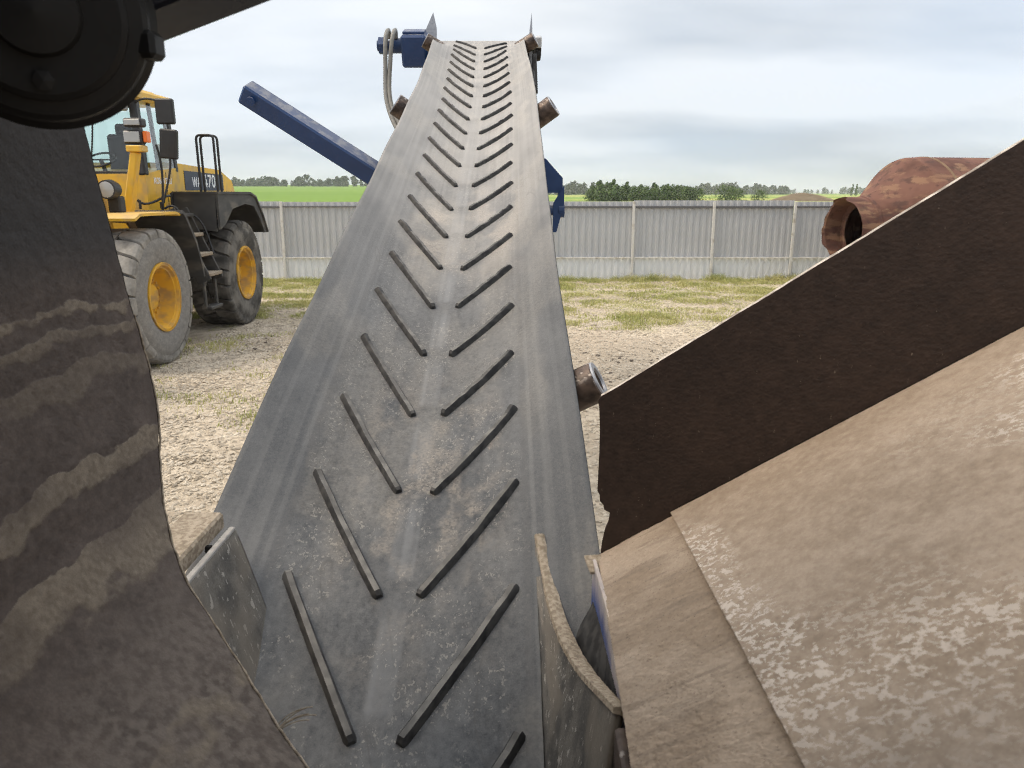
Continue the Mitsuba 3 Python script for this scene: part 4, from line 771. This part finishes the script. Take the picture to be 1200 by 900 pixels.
nn = np.stack([-tz[:, 0], 0 * aa, tz[:, 1]], -1)                                                          # towards the belt side
if nn[10, 0] < 0: nn = -nn
rel = (0.006 * (meshkit.fbm(Pg * np.array([16, 16, 22]), 5, 4) - 0.5) + 0.0035 * (meshkit.fbm(Pg * np.array([70, 60, 80]), 3, 14) - 0.5) * sm(0.9, 1.3, aa)[None]) * sm(0.3, 0.9, aa)[None]
m = slab(Pg + nn[None] * rel[..., None], Pg - nn[None] * 0.011)
uvp = np.stack([Yg, np.broadcast_to(np.where(pz[:, 0] > 0, pz[:, 0], 0)[None], Yg.shape)], -1).reshape(-1, 2)
if m.volume < 0: m.invert()
add(sb + '__side_plate', m, 'mud_plate', True, 'curved dark plate streaked with bands of dried mud', uv=np.vstack([uvp, uvp]))
ep = np.stack([pz[:, 1] + 0.0, pz[:, 2] + wedge + 0.002, pz[:, 0]], -1)[120:]
add(sb + '__plate_fray', tube(ep[::2] + 0.0008 * rng.standard_normal((len(ep[::2]), 3)), 0.0022, 5), 'dusty_edge', True)
fr = []
e0 = np.array([-0.387, 1.056, 1.337])
for k in range(5):
    q = e0 + 0.004 * rng.standard_normal(3); fr.append(tube(curve([q, q + [0.025, 0.012, 0.006 + 0.004 * k], q + [0.055 + 0.006 * rng.standard_normal(), 0.02, 0.002 + 0.007 * k]], 8), 0.0011, 4))
add(sb + '__loose_thread', cat(*fr), 'dusty_edge', True)
dr_ = key_of(sb + '__drum'); DC = np.array([-0.505, 0.86, 2.385])
DAX = norm((0.55, -0.83, -0.05))
add(dr_ + '__shell', lathe([(-0.20, 0.0), (-0.20, 0.114), (-0.055, 0.114), (-0.045, 0.120), (-0.03, 0.120), (-0.022, 0.112), (0.0, 0.108), (0.006, 0.102), (0.008, 0.088), (0.022, 0.086), (0.026, 0.080), (0.026, 0.0)], norm((0.47, -0.87, -0.14)), DC, 72), 'black_paint', 30)
add(dr_ + '__hub', lathe([(0.02, 0.045), (0.05, 0.04), (0.055, 0.0)], norm((0.47, -0.87, -0.14)), DC, 32), 'black_paint', 30)
for a in (0.5, 2.6, 4.7):
    ax_ = norm((0.47, -0.87, -0.14)); e1, e2, _ = frame(ax_)
    add(dr_ + '__bolt', lathe([(0.02, 0.011), (0.036, 0.011), (0.038, 0.0)], ax_, DC + 0.066 * (math.cos(a) * e1 + math.sin(a) * e2), 6), 'black_paint')
add(dr_ + '__lug', cbox((0.024, 0.034, 0.03), DC + [0.090, 0.06, -0.022], 0.012), 'black_paint')
add(sb + '__frame_beam', beam((-0.80, 1.107, 2.414), (0.30, 0.854, 2.706), 0.10, 0.20, (0, 0, 1), 0.004), 'navy_black', label='dark navy frame beam crossing the top left corner')
add(sb + '__roof_panel', bx(-1.7, -0.02, -1.3, 0.72, 2.80, 2.83, 0.004), 'navy_black')
add(sb + '__rear_panel', bx(-1.7, 0.7, -1.33, -1.30, 0.7, 2.83, 0.004), 'navy_black')
add(sb + '__outer_panel', bx(-1.73, -1.70, -1.33, 0.8, 0.7, 2.83, 0.004), 'blue_paint')
for x, y in ((-1.6, -1.2), (0.6, -1.2), (-1.6, 0.6)):
    add(sb + '__leg', beam((x, y, -0.02), (x, y, 0.72), 0.12, 0.12, (0, 1, 0)), 'blue_paint')

# ------------------------------------------------------------------ haze
HAZE = 0.00026
if HAZE:
    scene['air'] = {'type': 'homogeneous', 'albedo': {'type': 'rgb', 'value': [0.93, 0.95, 0.97]}, 'sigma_t': HAZE}
    scene['haze'] = {'type': 'cube', 'to_world': T().translate([0, 650, 24]).scale([4600, 2060, 25.5]), 'bsdf': {'type': 'null'}, 'interior': {'type': 'ref', 'id': 'air'}}
    scene['camera']['medium'] = {'type': 'ref', 'id': 'air'}
    labels['haze'] = {'label': 'thin pale haze in the air over the fields', 'kind': 'stuff'}
